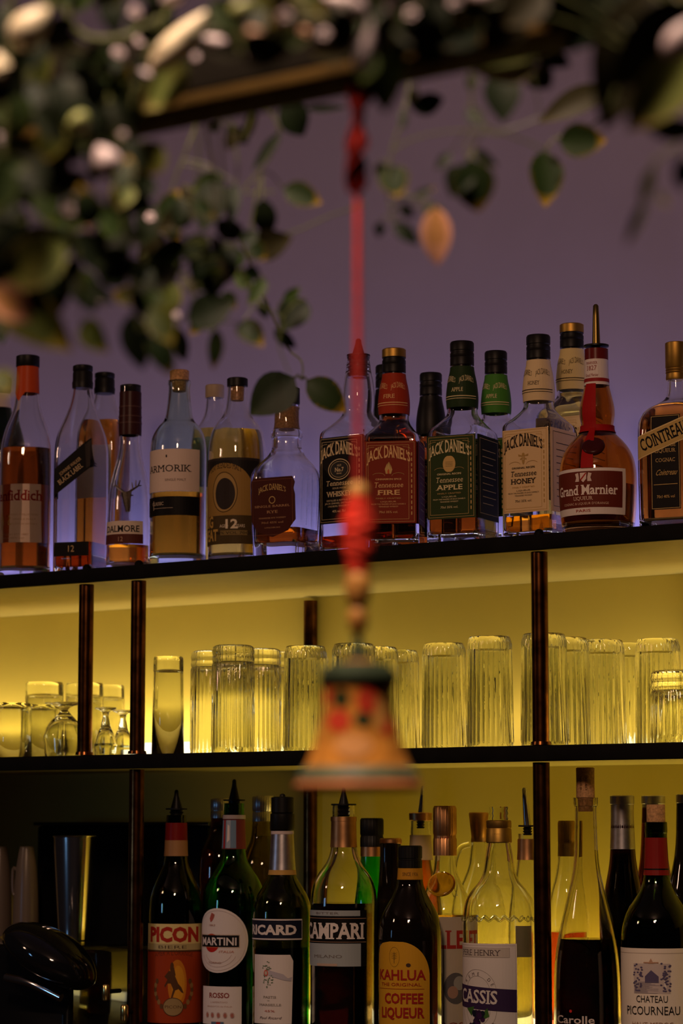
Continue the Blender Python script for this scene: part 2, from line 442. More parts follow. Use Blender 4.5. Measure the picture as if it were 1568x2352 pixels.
# light strips along the back of the shelves
def led(name_label, x0, x1, Y, z, col, e, h):
    r = tag(empty('light_strip', ((x0 + x1) / 2, Y, z)), name_label, 'light'); w = (x1 - x0) / 2
    bm = bmesh.new(); box(bm, -w, w, -.004, .004, .003, h, .0015)
    fin('diffuser', bm, r, mat('lit_%s' % name_label[:14], (.8, .8, .8), .5, emit=col, es=e), 30)
    bm = bmesh.new(); box(bm, -w, w, -.007, .007, 0, .0025); fin('channel', bm, r, SILVER, 0)
def wash(name, x0, x1, Y, z, col, p, rise=.30):
    # strip diodes, plus one added fill: they face up and back to wash the wall
    o = area(name, ((x0 + x1) / 2, Y, z), ((x0 + x1) / 2, Y + .5, z + rise), x1 - x0, p * (x1 - x0), col, .012)
xa = lambda p, Y, z: x_of(p, Y, z)
led('cool white light strip along the wall behind the spirit bottles', -1.45, .95, .345, Z_TOP, (1, .93, .92), LED_TOP, .009)
led('warm light strip behind the upturned glasses on the left', xa(215, .345, Z_MID), xa(745, .345, Z_MID), .345, Z_MID, (1, .90, .62), LED_MID, .030)
led('warm light strip behind the highball glasses on the right', xa(1420, .345, Z_MID), xa(1800, .345, Z_MID), .345, Z_MID, (1, .90, .62), LED_MID, .030)
led('warm light strip on the counter behind the liqueur and wine bottles', xa(760, .385, Z_LOW), 1.1, .385, Z_LOW, LED_WARM, LED_LOW, .03)
wash('top_strip_diodes', -1.45, .95, .352, Z_TOP + .010, LED_COOL, WASH_TOP, 1.1)
wash('middle_strip_and_fill', -1.5, xa(745, .345, Z_MID), .352, Z_MID + .018, LED_WARM, WASH_MID)
wash('middle_strip_and_fill', xa(760, .345, Z_MID), xa(1410, .345, Z_MID), .352, Z_MID + .018, LED_WARM, WASH_MID * .42, .7)  # added fill light: no strip stands in this gap
wash('middle_strip_and_fill', xa(1420, .345, Z_MID), 1.2, .352, Z_MID + .018, LED_WARM, WASH_MID)
wash('counter_strip_diodes', xa(760, .385, Z_LOW), 1.2, .34, Z_LOW + .02, (1, .74, .12), WASH_LOW, .5)
# ------------------------------------------------------------------ spirits on the upper shelf
T = Z_TOP; SP = 'spirit bottles on the upper shelf'
MAROON = (.10, .018, .012); RUST = (.55, .07, .015)
# square shouldered whiskey bottles
def square(label, cx, Y, yt, H, beta, face, inkc, spec, cap, neckc, liquid, wall=.0032, capn=None, neck_t=None, front=True, sidec=None, glass=None):
    y = lambda f: yt + f * H
    L = .1415 * H
    pr = [(y(.09), .050 * H), (y(.115), .058 * H), (y(.15), .060 * H), (y(.20), .072 * H), (y(.27), .080 * H), (y(.32), .079 * H), (y(.355), .072 * H, 2.2), (y(.385), .085 * H, 2.6),
          (y(.43), .118 * H, 6), (y(.452), .137 * H, 12), (y(.475), L, 14), (y(.52), L, 14), (y(.9), L, 14), (None, L, 14)]
    b = Bottle('whiskey_bottle', label, 'bottle', cx, Y, T, pr, glass or GLASS, ymid=y(.55), wall=wall, base=.013, beta=beta, liquid=liquid, group=None, segs=72)
    hw = .0605 * H
    b.lathe('cap', [(y(0), hw * .92), (y(.008), hw), (y(.045), hw), (y(.048), hw * .95), (y(.056), hw * .95), (y(.058), hw), (y(.075), hw), (y(.078), hw * .97), (y(.083), hw), (y(.118), hw), (y(.12), hw * .95)], cap)
    if capn: b.lathe('cap_top', [(y(-.002), hw * .9), (y(.003), hw * 1.012), (y(.042), hw * 1.012)], capn)
    if neckc:
        b.sleeve('neck_label', y(.128), y(.335), ink(neckc) if not isinstance(neckc, bpy.types.Material) else neckc, k=14)
        if neck_t:
            b.label(y(.16), y(.30), ink(neckc), lambda P: [P.text(neck_t[0], -.5, .62, .16, inkc, w=.40, arch=.06), P.text(neck_t[0], .5, .62, .16, inkc, w=.40, arch=.06), P.text(neck_t[1], 0, .30, .14, inkc, w=.3, serif=True),
                 P.rect(-1, .12, 1, .15, inkc), P.rect(-1, .04, 1, .06, inkc)], ang=(-20, 75), name='neck_print', off=.0007)
    if front:
        b.label(y(.485), y(.90), ink(face), lambda P: spec(P, inkc), face='front', width=.93)
        b.label(y(.485), y(.90), ink(sidec or face), lambda P: side_print(P, inkc), face='right', width=.93, name='side_label')
    return b
def side_print(P, c):
    P.frame(-.85, .06, .85, .96, .0006, c)
    for i in range(9): P.rect(-.62, .82 - i * .08, .62 - .25 * (i % 3 == 2), .828 - i * .08, c)
def jd_frame(P, c):
    P.frame(-.93, .02, .93, .985, .0004, c); P.frame(-.86, .05, .72, .95, .0004, c)
    for i in range(12): P.rect(.80, .10 + i * .065, .84, .14 + i * .065, c)
    for sx in (-1, 1): P.ring(sx * .55 - .07, .90, .010, .003, .0004, c, 0 if sx > 0 else 90, 90 if sx > 0 else 180)
def brand_arch(P, c, v=.74, h=.105): P.text("JACK DANIEL'S", -.07, v, h, c, w=.84, serif=True, bold=.022, arch=.06)
def pr_old(P, c):
    jd_frame(P, c); brand_arch(P, c)
    P.ring(-.07, .62, .0185, .0145, .0011, c); P.ring(-.07, .62, .0150, .0112, .0005, c); P.ell(-.07, .62, .0140, .0104, (.03, .03, .03))
    P.text('OLD', -.07, .655, .022, c, serif=True); P.text('No.7', -.07, .595, .045, c, bold=.02, serif=True); P.text('BRAND', -.07, .565, .016, c)
    P.text('Tennessee', -.07, .435, .058, c, w=.60, serif=True, ital=.15); P.text('SOUR MASH', -.07, .395, .018, c, w=.3)
    P.text('WHISKEY', -.07, .310, .056, c, w=.58, serif=True, bold=.02)
    lines(P, [('DISTILLED & BOTTLED BY', -.07, .255, .018, .56), ("JACK DANIEL DISTILLERY", -.07, .222, .018, .64), ('LYNCHBURG, TENNESSEE USA', -.07, .188, .018, .5), ('40% vol. 70cl', -.07, .125, .028, .30)], c, False)
def pr_flav(word, top, icon, gold):
    def f(P, c):
        jd_frame(P, gold); brand_arch(P, c)
        icon(P, gold)
        P.text(top, -.07, .525, .020, c, w=.50, serif=True, bold=.02)
        P.text('Tennessee', -.07, .435, .062, c, w=.56, serif=True, ital=.15); P.text(word, -.07, .345, .058, c, w=.11 * len(word), serif=True, bold=.02)
        lines(P, [('FINELY CRAFTED', -.07, .295, .016, .48)], gold, False)
        lines(P, [('LIQUEUR', -.07, .255, .016, .3), ("FROM THE MAKERS OF JACK DANIEL'S", -.07, .225, .016, .66), ('TENNESSEE WHISKEY', -.07, .195, .016, .38), ('70cl 35% vol.', -.07, .125, .026, .36)], c, False)
        for sx in (-1, 1): P.ring(-.07 + sx * .38, .575, .0085, .004, .0004, gold, 20 if sx > 0 else 0, 180 if sx > 0 else 160)
    return f
def ic_fire(P, c):
    u = -.07
    P.poly([(u - .10, .60), (u + .10, .60), (u + .15, .65), (u + .10, .70), (u + .07, .665), (u + .02, .745), (u - .04, .69), (u - .06, .72), (u - .14, .66)], c)
    P.poly([(u - .03, .60), (u + .04, .60), (u + .03, .645), (u, .66), (u - .04, .635)], (.55, .09, .02))
def ic_apple(P, c):
    P.ell(-.11, .655, .0075, .0105, c); P.ell(-.03, .655, .0075, .0105, c); P.rect(-.08, .70, -.06, .735, c); P.poly([(-.06, .72), (.04, .745), (.02, .715)], c)
    for i in range(4): P.rect(-.22, .625 + i * .017, .08, .628 + i * .017, (.03, .05, .015))
def ic_bee(P, c):
    P.ell(-.07, .645, .0022, .0075, c); P.ell(-.07, .69, .0020, .0026, c)
    for sx in (-1, 1):
        P.poly([(-.07, .675), (-.07 + sx * .22, .70), (-.07 + sx * .20, .672)], c); P.poly([(-.07, .665), (-.07 + sx * .15, .64), (-.07 + sx * .11, .628)], c)
    for i in range(3): P.rect(-.095, .63 + i * .015, -.045, .634 + i * .015, CREAM)
CRM = (.78, .62, .36)
# back row first
square('black foil-necked whiskey bottle behind the red-labelled one', 889, .225, 840, 440, 30, INKB, CRM, pr_old, BLACK, BLACK, (935, DAMBER))
square('black foil-necked whiskey bottle between the red-labelled and green-labelled ones, at the back', 990, .165, 858, 425, 30, INKB, CRM, pr_old, BLACK, BLACK, (930, DAMBER))
square('whiskey bottle with a bright green neck, right behind the green-labelled one', 1140, .16, 808, 430, 28, (.03, .09, .02), CRM, pr_flav('APPLE', 'ORIGINAL RECIPE', ic_apple, GOLDI), BLACK, (.06, .22, .03), None, neck_t=("JACK DANIEL'S", 'APPLE'))
square('gold-capped full honey whiskey bottle behind the cream-labelled one', 1315, .20, 746, 455, 28, CRM, (.05, .03, .01), pr_flav('HONEY', 'ORIGINAL RECIPE', ic_bee, GOLDI), BLACK, (.72, .58, .26), (905, YELLOW), capn=GOLD, neck_t=("JACK DANIEL'S", 'HONEY'))
# front row
b = square('square whiskey bottle with a black label and black pourer, behind the red string', 823, .125, 780, 475, 36, INKB, CRM, pr_old, BLACK, None, (1235, DAMBER), front=True)
for o in list(b.root.children):
    if o.name.startswith('cap'): bpy.data.objects.remove(o)
b.lathe('glass_thread', [(818, 26), (822, 27), (826, 25), (834, 25), (838, 27.5), (842, 25), (850, 25), (854, 27), (858, 25), (868, 26)], GLASS)
b.pourer(778, 817, 868, 7, 15, 27)
square('square whiskey bottle with a red label and gold-topped cap', 905, .062, 803, 452, 8, (.22, .022, .008), (.80, .50, .22), pr_flav('FIRE', 'CINNAMON SPICE', ic_fire, GOLDI), BLACK, (.36, .035, .012), (930, DAMBER), capn=GOLD, neck_t=("JACK DANIEL'S", 'FIRE'))
square('square whiskey bottle with a dark green label and black cap', 1062, .062, 786, 458, 24, (.022, .050, .013), (.72, .62, .34), pr_flav('APPLE', 'ORIGINAL RECIPE', ic_apple, GOLDI), BLACK, (.018, .040, .012), (1150, DAMBER), neck_t=("JACK DANIEL'S", 'APPLE'), sidec=(.012, .02, .010))
square('square whiskey bottle with a cream label and clear shoulders', 1238, .098, 771, 458, 30, (.74, .53, .28), (.03, .02, .012), pr_flav('HONEY', 'ORIGINAL RECIPE', ic_bee, (.45, .28, .08)), BLACK, (.76, .60, .34), (1190, AMBER), neck_t=("JACK DANIEL'S", 'HONEY'))
# round and pear shaped ones on the left, from the frame's edge
b = Bottle('whisky_bottle', 'dark-necked bottle at the left edge, half hidden behind the red-foiled one', 'bottle', 2, .16, T, [(872, 20), (890, 20), (935, 22), (965, 32), (1000, 50), (1030, 58), (None, 58)], DKGREEN, liquid=(1010, AMBER))
b.cap(868, 900, 22, BLACK); b.sleeve('neck_label', 905, 938, ink((.55, .46, .38)))
b = Bottle('whisky_bottle', 'whisky bottle with orange-red neck foil and black cap at the far left', 'bottle', 62, .065, T, [(828, 24), (860, 25), (905, 27), (930, 29), (955, 36), (985, 49), (1015, 57, 2.4), (1040, 59.5, 2.8), (1100, 60, 3), (None, 59, 3)], GLASS, wall=.003, base=.014, liquid=(1034, DAMBER))
b.cap(818, 844, 27, BLACK)
b.sleeve('neck_foil', 842, 905, ink(RUST, .4))
b.label(903, 925, ink(RUST, .4), px=(34, 58), outline=[(-1, 1), (1, 1), (.5, .5), (0, 0), (-.5, .4)], name='foil_tongue', off=.0006)
def pr(P):
    P.text('Glenfiddich', -.02, .72, .17, (.28, .015, .008), w=.80, serif=True, bold=.02)
    P.text('12', -.17, .30, .17, (.55, .34, .10), w=.12); P.rect(-.36, .22, -.335, .50, (.5, .35, .15))
    lines(P, [('AGED TWELVE YEARS', .30, .46, .03, .36), ('SINGLE MALT', .30, .38, .03, .3), ('SCOTCH WHISKY', .30, .30, .03, .34), ('DISTILLERY EST. 1887', 0, .12, .03, .4), ('70cl 40% vol', 0, .06, .03, .3)], (.5, .3, .16), False)
b.label(1119, 1252, ink((.72, .54, .42)), pr, ang=(-28, 84))
b = Bottle('whisky_bottle', 'tall square whisky bottle wearing a slanted black label', 'bottle', 187, .085, T, [(845, 19), (870, 20), (900, 22), (930, 28), (960, 37, 2.5), (990, 46, 4), (1020, 50, 7), (1060, 51, 9), (None, 50, 9)], GLASS, ymid=1100, wall=.003, base=.012, beta=25, liquid=(1250, DAMBER), segs=64)
b.lathe('cap', [(840, 20), (842, 23), (852, 23), (854, 21.5), (858, 23), (876, 23), (880, 24.5), (893, 23.5)], BLACK)
SL = [(-1, .0), (1, .52), (.88, 1), (-1, .46)]
def pr(P):
    a = math.atan2(.52 * P.h, P.w)
    P.text('JOHNNIE WALKER', -.05, .50, .06, (.55, .38, .2), w=.62, rot=a); P.text('BLACK LABEL', -.02, .36, .085, (.62, .45, .25), w=.70, rot=a, serif=True)
    P.poly([(.70, .48), (1, .56), (.89, .97), (.62, .88)], (.03, .022, .02))
b.label(1014, 1148, ink(INKB), pr, face='front', width=1.0, outline=SL)
b.label(1250, 1282, ink(INKB), lambda P: P.text('12', 0, .3, .45, (.6, .4, .2)), face='front', width=.86, name='foot_label')
b = Bottle('whisky_bottle', 'amber-filled whisky bottle with a pale label behind the slant-labelled one', 'bottle', 238, .175, T, [(862, 19), (885, 20), (915, 23), (940, 31), (962, 42, 3), (985, 50, 5), (1020, 53, 7), (None, 53, 7)], GLASS, ymid=1080, wall=.003, beta=25, liquid=(970, AMBER))
b.lathe('cap', [(857, 20), (859, 23), (868, 23), (870, 21.5), (874, 23), (890, 23), (894, 24.5), (905, 23.5)], BLACK)
b.label(1030, 1150, ink((.62, .52, .44)), None, face='front', width=.8)
b = Bottle('whisky_bottle', 'slender whisky bottle with a dark maroon foil and silver stag emblem', 'bottle', 298, .075, T, [(890, 24), (925, 24), (945, 24.5), (990, 25.5), (1020, 24), (1050, 28), (1090, 39), (1130, 47), (1175, 50), (1240, 52), (None, 52)], GLASS, wall=.0035, base=.012, liquid=(1255, AMBER))
b.cap(885, 903, 24, BLACK); b.sleeve('neck_foil', 902, 1001, ink((.045, .012, .012), .35), off=.0008)
for y0 in (935, 957, 972): b.sleeve('foil_ring', y0, y0 + 3, ink((.09, .04, .035), .35), off=.0013, k=2)
def pr(P):
    P.text('DALMORE', 0, .52, .27, INKB, w=.82, serif=True, bold=.015); P.rect(-1, 0, 1, .42, (.10, .025, .018)); P.text('12', 0, .10, .2, (.5, .3, .2))
b.label(1202, 1254, ink((.72, .60, .50)), pr, px=(247, 329), off=.0008)
# raised silver stag head: skull, muzzle and two branching antlers
bm = bmesh.new(); zc = b.z(1150); R0 = b.r(zc)
def sp(u, v, o=.002):
    u *= b.m; z = zc + v * b.m; t = rad(-8) + u / R0; rr = b.r(z) + o; return Vector((math.sin(t) * rr, -math.cos(t) * rr, z))
tube(bm, [sp(0, 12), sp(1, -2), sp(3, -20), sp(4, -32)], 12 * b.m, 8, 5 * b.m)
for sx in (-1, 1):
    tube(bm, spline([sp(sx * 4, 12), sp(sx * 15, 20), sp(sx * 26, 28), sp(sx * 33, 42)], 4), 3.4 * b.m, 6, 1.2 * b.m)
    for q in ((14, 20, 12, 36), (21, 25, 22, 42), (27, 29, 36, 30)): tube(bm, [sp(sx * q[0], q[1]), sp(sx * q[2], q[3])], 1.9 * b.m, 6, .9 * b.m)
    tube(bm, [sp(sx * 6, 6), sp(sx * 15, 6)], 3 * b.m, 6, 1 * b.m)
fin('emblem', bm, b.root, mat('antique_silver', (.30, .25, .20), .4, 1, noise=.3, nscale=300))
b = Bottle('whisky_bottle', 'pale yellow bottle at the back between the white-labelled and portrait-labelled ones', 'bottle', 492, .165, T, [(905, 20), (940, 21), (965, 28), (985, 42), (1010, 50), (1040, 52), (None, 52)], GLASS, ymid=1080, liquid=(988, YELLOW))
b.cap(885, 915, 22, mat('beige_cap', (.4, .3, .2), .5))
b.label(1010, 1125, ink((.13, .20, .19)), None, px=(446, 510))
b = Bottle('whisky_bottle', 'corked whisky bottle with a white label over a black band', 'bottle', 410, .072, T, [(875, 26), (882, 27), (890, 24.5), (915, 26), (955, 31), (968, 35), (980, 48), (1000, 60), (1020, 65), (1060, 66), (None, 65)], GLASS_G, ymid=1100, wall=.0032, base=.016, liquid=(1136, AMBER))
b.lathe('cork', [(851, 20), (853, 22.5), (876, 22), (877, 17), (898, 15.5), (900, 15)], CORK)
def pr(P):
    P.text('ARMORIK', 0, .46, .16, INKB, w=.72, serif=True); P.rect(-.02, .80, .02, .86, INKB); P.text('SINGLE MALT', .26, .24, .055, (.15, .1, .08), w=.30)
b.label(1040, 1136, ink((.74, .60, .52)), pr, ang=(-25, 71))
def pr(P):
    P.text('CLASSIC', -.30, .55, .17, (.6, .48, .36), w=.22, serif=True); P.rect(-.45, .38, .2, .40, (.5, .4, .3)); P.rect(-.46, .3, -.44, .8, (.5, .4, .3))
b.label(1148, 1191, ink(INKB), pr, ang=(-25, 71), name='band_label')
b = Bottle('whisky_bottle', 'round-shouldered malt bottle with a black and gold portrait label', 'bottle', 544, .088, T, [(884, 22), (890, 23), (905, 23), (940, 27), (958, 34), (975, 50), (1000, 62), (1035, 66.5), (1080, 67), (None, 65)], GLASS, ymid=1100, wall=.003, base=.012, liquid=(992, YELLOW))
b.lathe('stopper', [(869, 21), (871, 24), (888, 24), (889, 23)], BLACK); b.lathe('cork', [(890, 16), (918, 14.5), (921, 14)], CORK)
GB = (.50, .30, .07)
def pr(P):
    P.rect(-.96, .03, .96, .97, (.015, .013, .012))
    n = 24; P.poly([(-.80, .06)] + [(.80, .06)] + [(.80 * math.cos(PI * i / n), .58 + .36 * math.sin(PI * i / n)) for i in range(n + 1)], (.34, .20, .05))
    P.text('ISLAY BLENDED MALT', -.0, .83, .05, INKB, w=.46, arch=.05, serif=True)
    P.ell(0, .60, .34 * P.w / 2, .22 * P.h, (.42, .27, .09))
    P.ell(.02, .58, .015, .022, (.03, .022, .014)); P.ring(0, .60, .36 * P.w / 2, .235 * P.h, .0008, INKB)
    P.rect(-.96, .0, .96, .33, (.07, .045, .015))
    P.text('BIG', -.55, .20, .125, GB, w=.20, bold=.03); P.text('PEAT', -.48, .045, .125, GB, w=.30, bold=.03)
    P.text('AGED', .0, .19, .035, CREAM, w=.12); P.text('12', .21, .18, .10, CREAM, w=.16, bold=.03); P.text('YEARS', .43, .19, .035, CREAM, w=.12)
    P.rect(-.1, .10, .62, .155, (.22, .15, .05)); P.text('46% VOL 70CL', .25, .112, .03, INKB, w=.5)
b.label(1060, 1256, ink((.03, .024, .018)), pr, ang=(-26, 76))
# squat decanter shaped rye
b = Bottle('whiskey_bottle', 'squat faceted rye bottle with a maroon shield label and black stopper', 'bottle', 658, .075, T, [(932, 29), (938, 30), (944, 28), (985, 29), (992, 36), (1004, 37), (1008, 33), (1030, 34), (1036, 38), (1046, 40, 2.2), (1062, 52, 3), (1078, 62, 5), (1096, 66, 7), (1130, 66, 8), (1235, 62, 8), (None, 60, 8)], GLASS, ymid=1120, wall=.005, base=.022, beta=30, liquid=(1218, DAMBER), segs=72)
b.lathe('stopper', [(891, 26), (893, 30), (928, 30), (930, 28)], BLACK); b.lathe('cork', [(936, 24), (984, 23.5), (988, 23)], CORK)
def pr(P):
    P.frame(-.9, .04, .9, .96, .0003, (.30, .12, .06))
    P.text("JACK DANIEL'S", 0, .74, .075, GOLDI, w=.62, serif=True, arch=.05); P.ring(0, .62, .005, .005, .001, GOLDI)
    lines(P, [('SINGLE BARREL', 0, .50, .035, .8), ('RYE', 0, .40, .045, .25), ('TENNESSEE RYE WHISKEY', 0, .31, .022, .62), ('70cl 45% vol', 0, .23, .03, .5), ('LYNCHBURG', 0, .15, .02, .35)], (.5, .28, .14))
b.label(1104, 1240, ink((.060, .012, .008)), pr, face='front', width=.90, outline=[(-.9, 1), (.9, 1), (1, .9), (.95, .8), (1, .7), (1, .28), (.7, .1), (0, 0), (-.7, .1), (-1, .28), (-1, .7), (-.95, .8), (-1, .9)])
for k in range(5):
    b.label(1100, 1212, GLASS, None, face='right', width=.045, u0=-.72 + k * .36, name='fluted_rib', off=.0012)
# orange liqueur with the red ribbon
b = Bottle('liqueur_bottle', 'round-bellied orange liqueur bottle with a red ribbon and steel pourer', 'bottle', 1372, .056, T, [(805, 26), (830, 26), (870, 27), (885, 28), (905, 33), (935, 40), (955, 41), (975, 37), (990, 36.5), (1000, 44), (1015, 60), (1035, 75), (1060, 85), (1090, 89), (1130, 89), (1190, 86), (None, 80)], mat('orange_brown_glass', (.80, .40, .09), .01, trans=1, ior=1.48), ymid=1050, wall=.003, base=.012, liquid=(1118, mat('dark_orange_liqueur', (.09, .015, .002), 0, trans=.95, ior=1.36)))
b.pourer(699, 795, 806, 7.5, 9.5, 29, mat('dull_brass_spout', (.20, .14, .04), .35, 1))
b.sleeve('neck_foil', 803, 828, ink((.13, .012, .012), .3), off=.0006)
b.sleeve('neck_label', 826, 887, ink(WHITE), off=.0005)
b.sleeve('red_band', 872, 880, ink((.30, .02, .02)), off=.0009, k=3)
b.label(830, 872, ink(WHITE), lambda P: lines(P, [('MARNIER', 0, .75, .14, .5), ('1827', 0, .42, .25, .42), ('Grand Marnier', 0, .08, .16, .55)], (.30, .06, .05)), ang=(-25, 60), name='neck_print', off=.0008)
RIB = ink((.36, .008, .008), .6)
b.sleeve('ribbon', 980, 995, RIB, off=.0015, k=4)
b.label(885, 985, RIB, None, ang=(-28, 24), name='ribbon_tail', off=.0014)
b.label(985, 1086, RIB, None, ang=(-16, 9), name='ribbon_tail', off=.0022)
zs = b.z(1035); bm = bmesh.new(); loft(bm, chaikin([(.004, .004, 2), (.0035, .012, 2), (0, .015, 2), (-.003, .014, 2)]), 24)
sl = fin('wax_seal', bm, b.root, ink((.05, .008, .008), .3)); t = rad(-8); rr = b.r(zs) - .002
sl.location = (math.sin(t) * rr, -math.cos(t) * rr, zs); sl.rotation_euler = (rad(52), 0, t)
def pr(P):
    P.rect(-.96, .15, .90, .93, (.14, .022, .012))
    P.text('Grand Marnier', -.03, .43, .20, (.85, .76, .70), w=.80, serif=True, bold=.02)
    u = -.03; P.poly([(u - .08, .90), (u + .08, .90), (u + .07, .76), (u, .69), (u - .07, .76)], (.75, .62, .56)); P.poly([(u - .07, .76), (u - .05, .73), (u + .08, .88), (u + .06, .90)], (.4, .03, .02))
    for sx in (-1, 1): P.poly([(u + sx * .10, .71), (u + sx * .20, .71), (u + sx * .17, .79), (u + sx * .20, .88), (u + sx * .12, .90), (u + sx * .10, .80)], (.7, .58, .52))
    lines(P, [('LIQUEUR', -.05, .31, .075, .24)], (.78, .62, .5)); lines(P, [('COGNAC & LIQUEUR D\'ORANGE', -.03, .21, .05, .58)], (.7, .5, .38), False)
    P.text('PARIS', -.05, .055, .055, (.4, .04, .02), w=.18)
b.label(1086, 1191, ink(WHITE), pr, px=(1284, 1434), off=.0004)
b = Bottle('liqueur_bottle', 'amber rounded-square liqueur bottle with a slanted gold banner at the right edge', 'bottle', 1556, .085, T, [(872, 20), (900, 21), (918, 26, 2.2), (930, 44, 3), (942, 62, 4), (960, 74, 5), (985, 78, 6), (None, 76, 6)], GLASS, ymid=1060, wall=.0035, base=.012, beta=20, liquid=(932, mat('gold_brown_liqueur', (.70, .24, .02), 0, trans=1, ior=1.36)), segs=64)
b.lathe('cap', [(787, 22), (789, 25), (845, 25), (847, 23.5), (851, 25), (853, 23.5), (857, 25), (859, 23.5), (870, 24.5), (874, 23)], GOLD)
def pr(P):
    P.frame(-.95, .01, .95, .99, .0006, GOLDI)
    lines(P, [('NOIR', 0, .79, .075, .62)], CREAM); lines(P, [('ORANGE', 0, .66, .04, .72), ('LIQUEUR', 0, .60, .04, .72), ('COGNAC', 0, .50, .04, .66)], (.55, .38, .16))
    P.text('Cointreau', 0, .36, .06, GOLDI, w=.7, ital=.5); P.rect(-.8, .26, .8, .266, GOLDI); P.text('70cl 40% vol', 0, .12, .03, GOLDI, w=.6)
b.label(963, 1178, ink((.012, .010, .010)), pr, face='front', width=.46, u0=-.02)
SL = [(-1, .0), (1, .48), (1, 1), (-1, .52)]
def pr(P):
    a = math.atan2(.48 * P.h, P.w)
    P.poly([(-.985, .03), (.985, .505), (.985, .97), (-.985, .495)], (.52, .36, .12)); P.text('COINTREAU', 0, .37, .27, INKB, w=.86, bold=.02, rot=a, serif=True)
b.label(960, 1062, ink((.72, .55, .25)), pr, face='front', width=.90, outline=SL, name='banner_label', off=.0012)
# ------------------------------------------------------------------ upturned glasses on the middle shelf
M = Z_MID
def turned(name, pts, segs, m, mod=None):
    """pts: (r, z) closed skin from axis to axis"""
    bm = bmesh.new(); prev = None
    for r, z in pts:
        if r < 1e-6: vs = [bm.verts.new((0, 0, z))]
        else:
            vs = []
            for k in range(segs):
                t = 2 * PI * k / segs; q = r * (mod(t, z, r) if mod else 1); vs.append(bm.verts.new((q * math.cos(t), q * math.sin(t), z)))
        if prev:
            if len(prev) == 1:
                for k in range(segs): bm.faces.new((prev[0], vs[(k + 1) % segs], vs[k]))
            elif len(vs) == 1:
                for k in range(segs): bm.faces.new((prev[k], prev[(k + 1) % segs], vs[0]))
            else:
                for k in range(segs): bm.faces.new((prev[k], prev[(k + 1) % segs], vs[(k + 1) % segs], vs[k]))
        prev = vs
    bmesh.ops.recalc_face_normals(bm, faces=bm.faces)
    me = bpy.data.meshes.new(name); bm.to_mesh(me); bm.free(); me.materials.append(m)
    me.polygons.foreach_set('use_smooth', [True] * len(me.polygons)); me.set_sharp_from_angle(angle=rad(50))
    return me
TG = mat('tumbler_glass', (.89, .90, .82), 0, trans=1, ior=1.47)
def highball(R, H, ribs=28):
    mod = lambda t, z, r: (1 + .055 * abs(math.cos(t * ribs / 2)) if .006 < z < H - .004 and r > R * .86 else 1)
    return turned('highball_glass', [(0, H), (R * .84, H), (R * .89, H - .001), (R * .92, H - .004), (R * .93, H - .010), (R * .955, H * .6), (R * .985, .007), (R, .004), (R, .0006), (R - .0012, 0), (R - .0024, .0006),
        (R * .955 - .0030, H * .6), (R * .92 - .0032, H - .017), (R * .85 - .003, H - .0195), (0, H - .0185)], ribs * 6, TG, mod)
def ornate(R, H, band, ribs=30):
    def mod(t, z, r):
        if r < R * .86: return 1
        if z > H - band and z < H - .001: return 1 + .035 * math.cos(t * 14 + 320 * z) * math.cos(t * 14 - 320 * z)
        return 1 + .036 * abs(math.cos(t * ribs / 2)) if z > .008 and z <= H - band else 1
    k = 10
    return turned('cut_base_glass', [(0, H), (R * .82, H), (R * .92, H - .002)] + [(R * .96, H - .003 - (band - .004) * i / k) for i in range(k + 1)] + [(R * .97, H - band - .003), (R * .985, .010), (R, .007), (R, .0006), (R - .0013, 0), (R - .0026, .0006),
        (R * .95 - .003, H * .5), (R * .92 - .0035, H - band - .001), (R * .7, H - band + .002), (0, H - band + .001)], ribs * 6, TG, mod)
def plain(R, H, tb):
    return turned('rocks_glass', [(0, H), (R * .86, H), (R * .91, H - .002), (R * .925, H - .006), (R * .96, H * .5), (R, .001), (R - .001, 0), (R - .002, .001), (R * .94 - .002, H * .5), (R * .90 - .002, H - tb - .006), (R * .80, H - tb), (R * .4, H - tb + .003), (0, H - tb + .0035)], 64, TG)
def stem(R, H, hb):
    o = [(0, H), (R * .9, H), (R * .95, H - .0012), (R * .9, H - .0028), (R * .3, H - .006), (.0045, H - .012), (.0036, (H + hb) / 2), (.006, hb + .003), (R * .42, hb - .004), (R * .80, hb - .016), (R, hb - .032), (R * .99, hb * .4), (R * .90, .001), (R * .90 - .001, 0), (R * .90 - .002, .001)]
    i = [(R * .99 - .0018, hb * .4), (R - .0018, hb - .033), (R * .8 - .0018, hb - .019), (R * .4, hb - .0075), (0, hb - .005)]
    return turned('stemmed_glass', chaikin(o, 1) + i, 64, TG)
HB = highball(.0292, .1405); ORN = ornate(.0293, .1465, .024); CUT = ornate(.036, .088, .026, 24)
PL = plain(.0225, .135, .021); RK = plain(.0308, .118, .021); RK2 = plain(.030, .080, .006); SN = stem(.0165, .070, .046); WN = stem(.030, .078, .062)
def put(me, name, label, cx, Y, group, cat='glass', rot=0., ymid=1620):
    P = at_Y(cx, ymid, Y); o = bpy.data.objects.new(name, me); COL.objects.link(o)
    o.location = (P.x, Y, M + .0004); o.rotation_euler = (0, 0, rot); return tag(o, label, cat, group)
g = 'ribbed highball glasses upturned on the middle shelf'
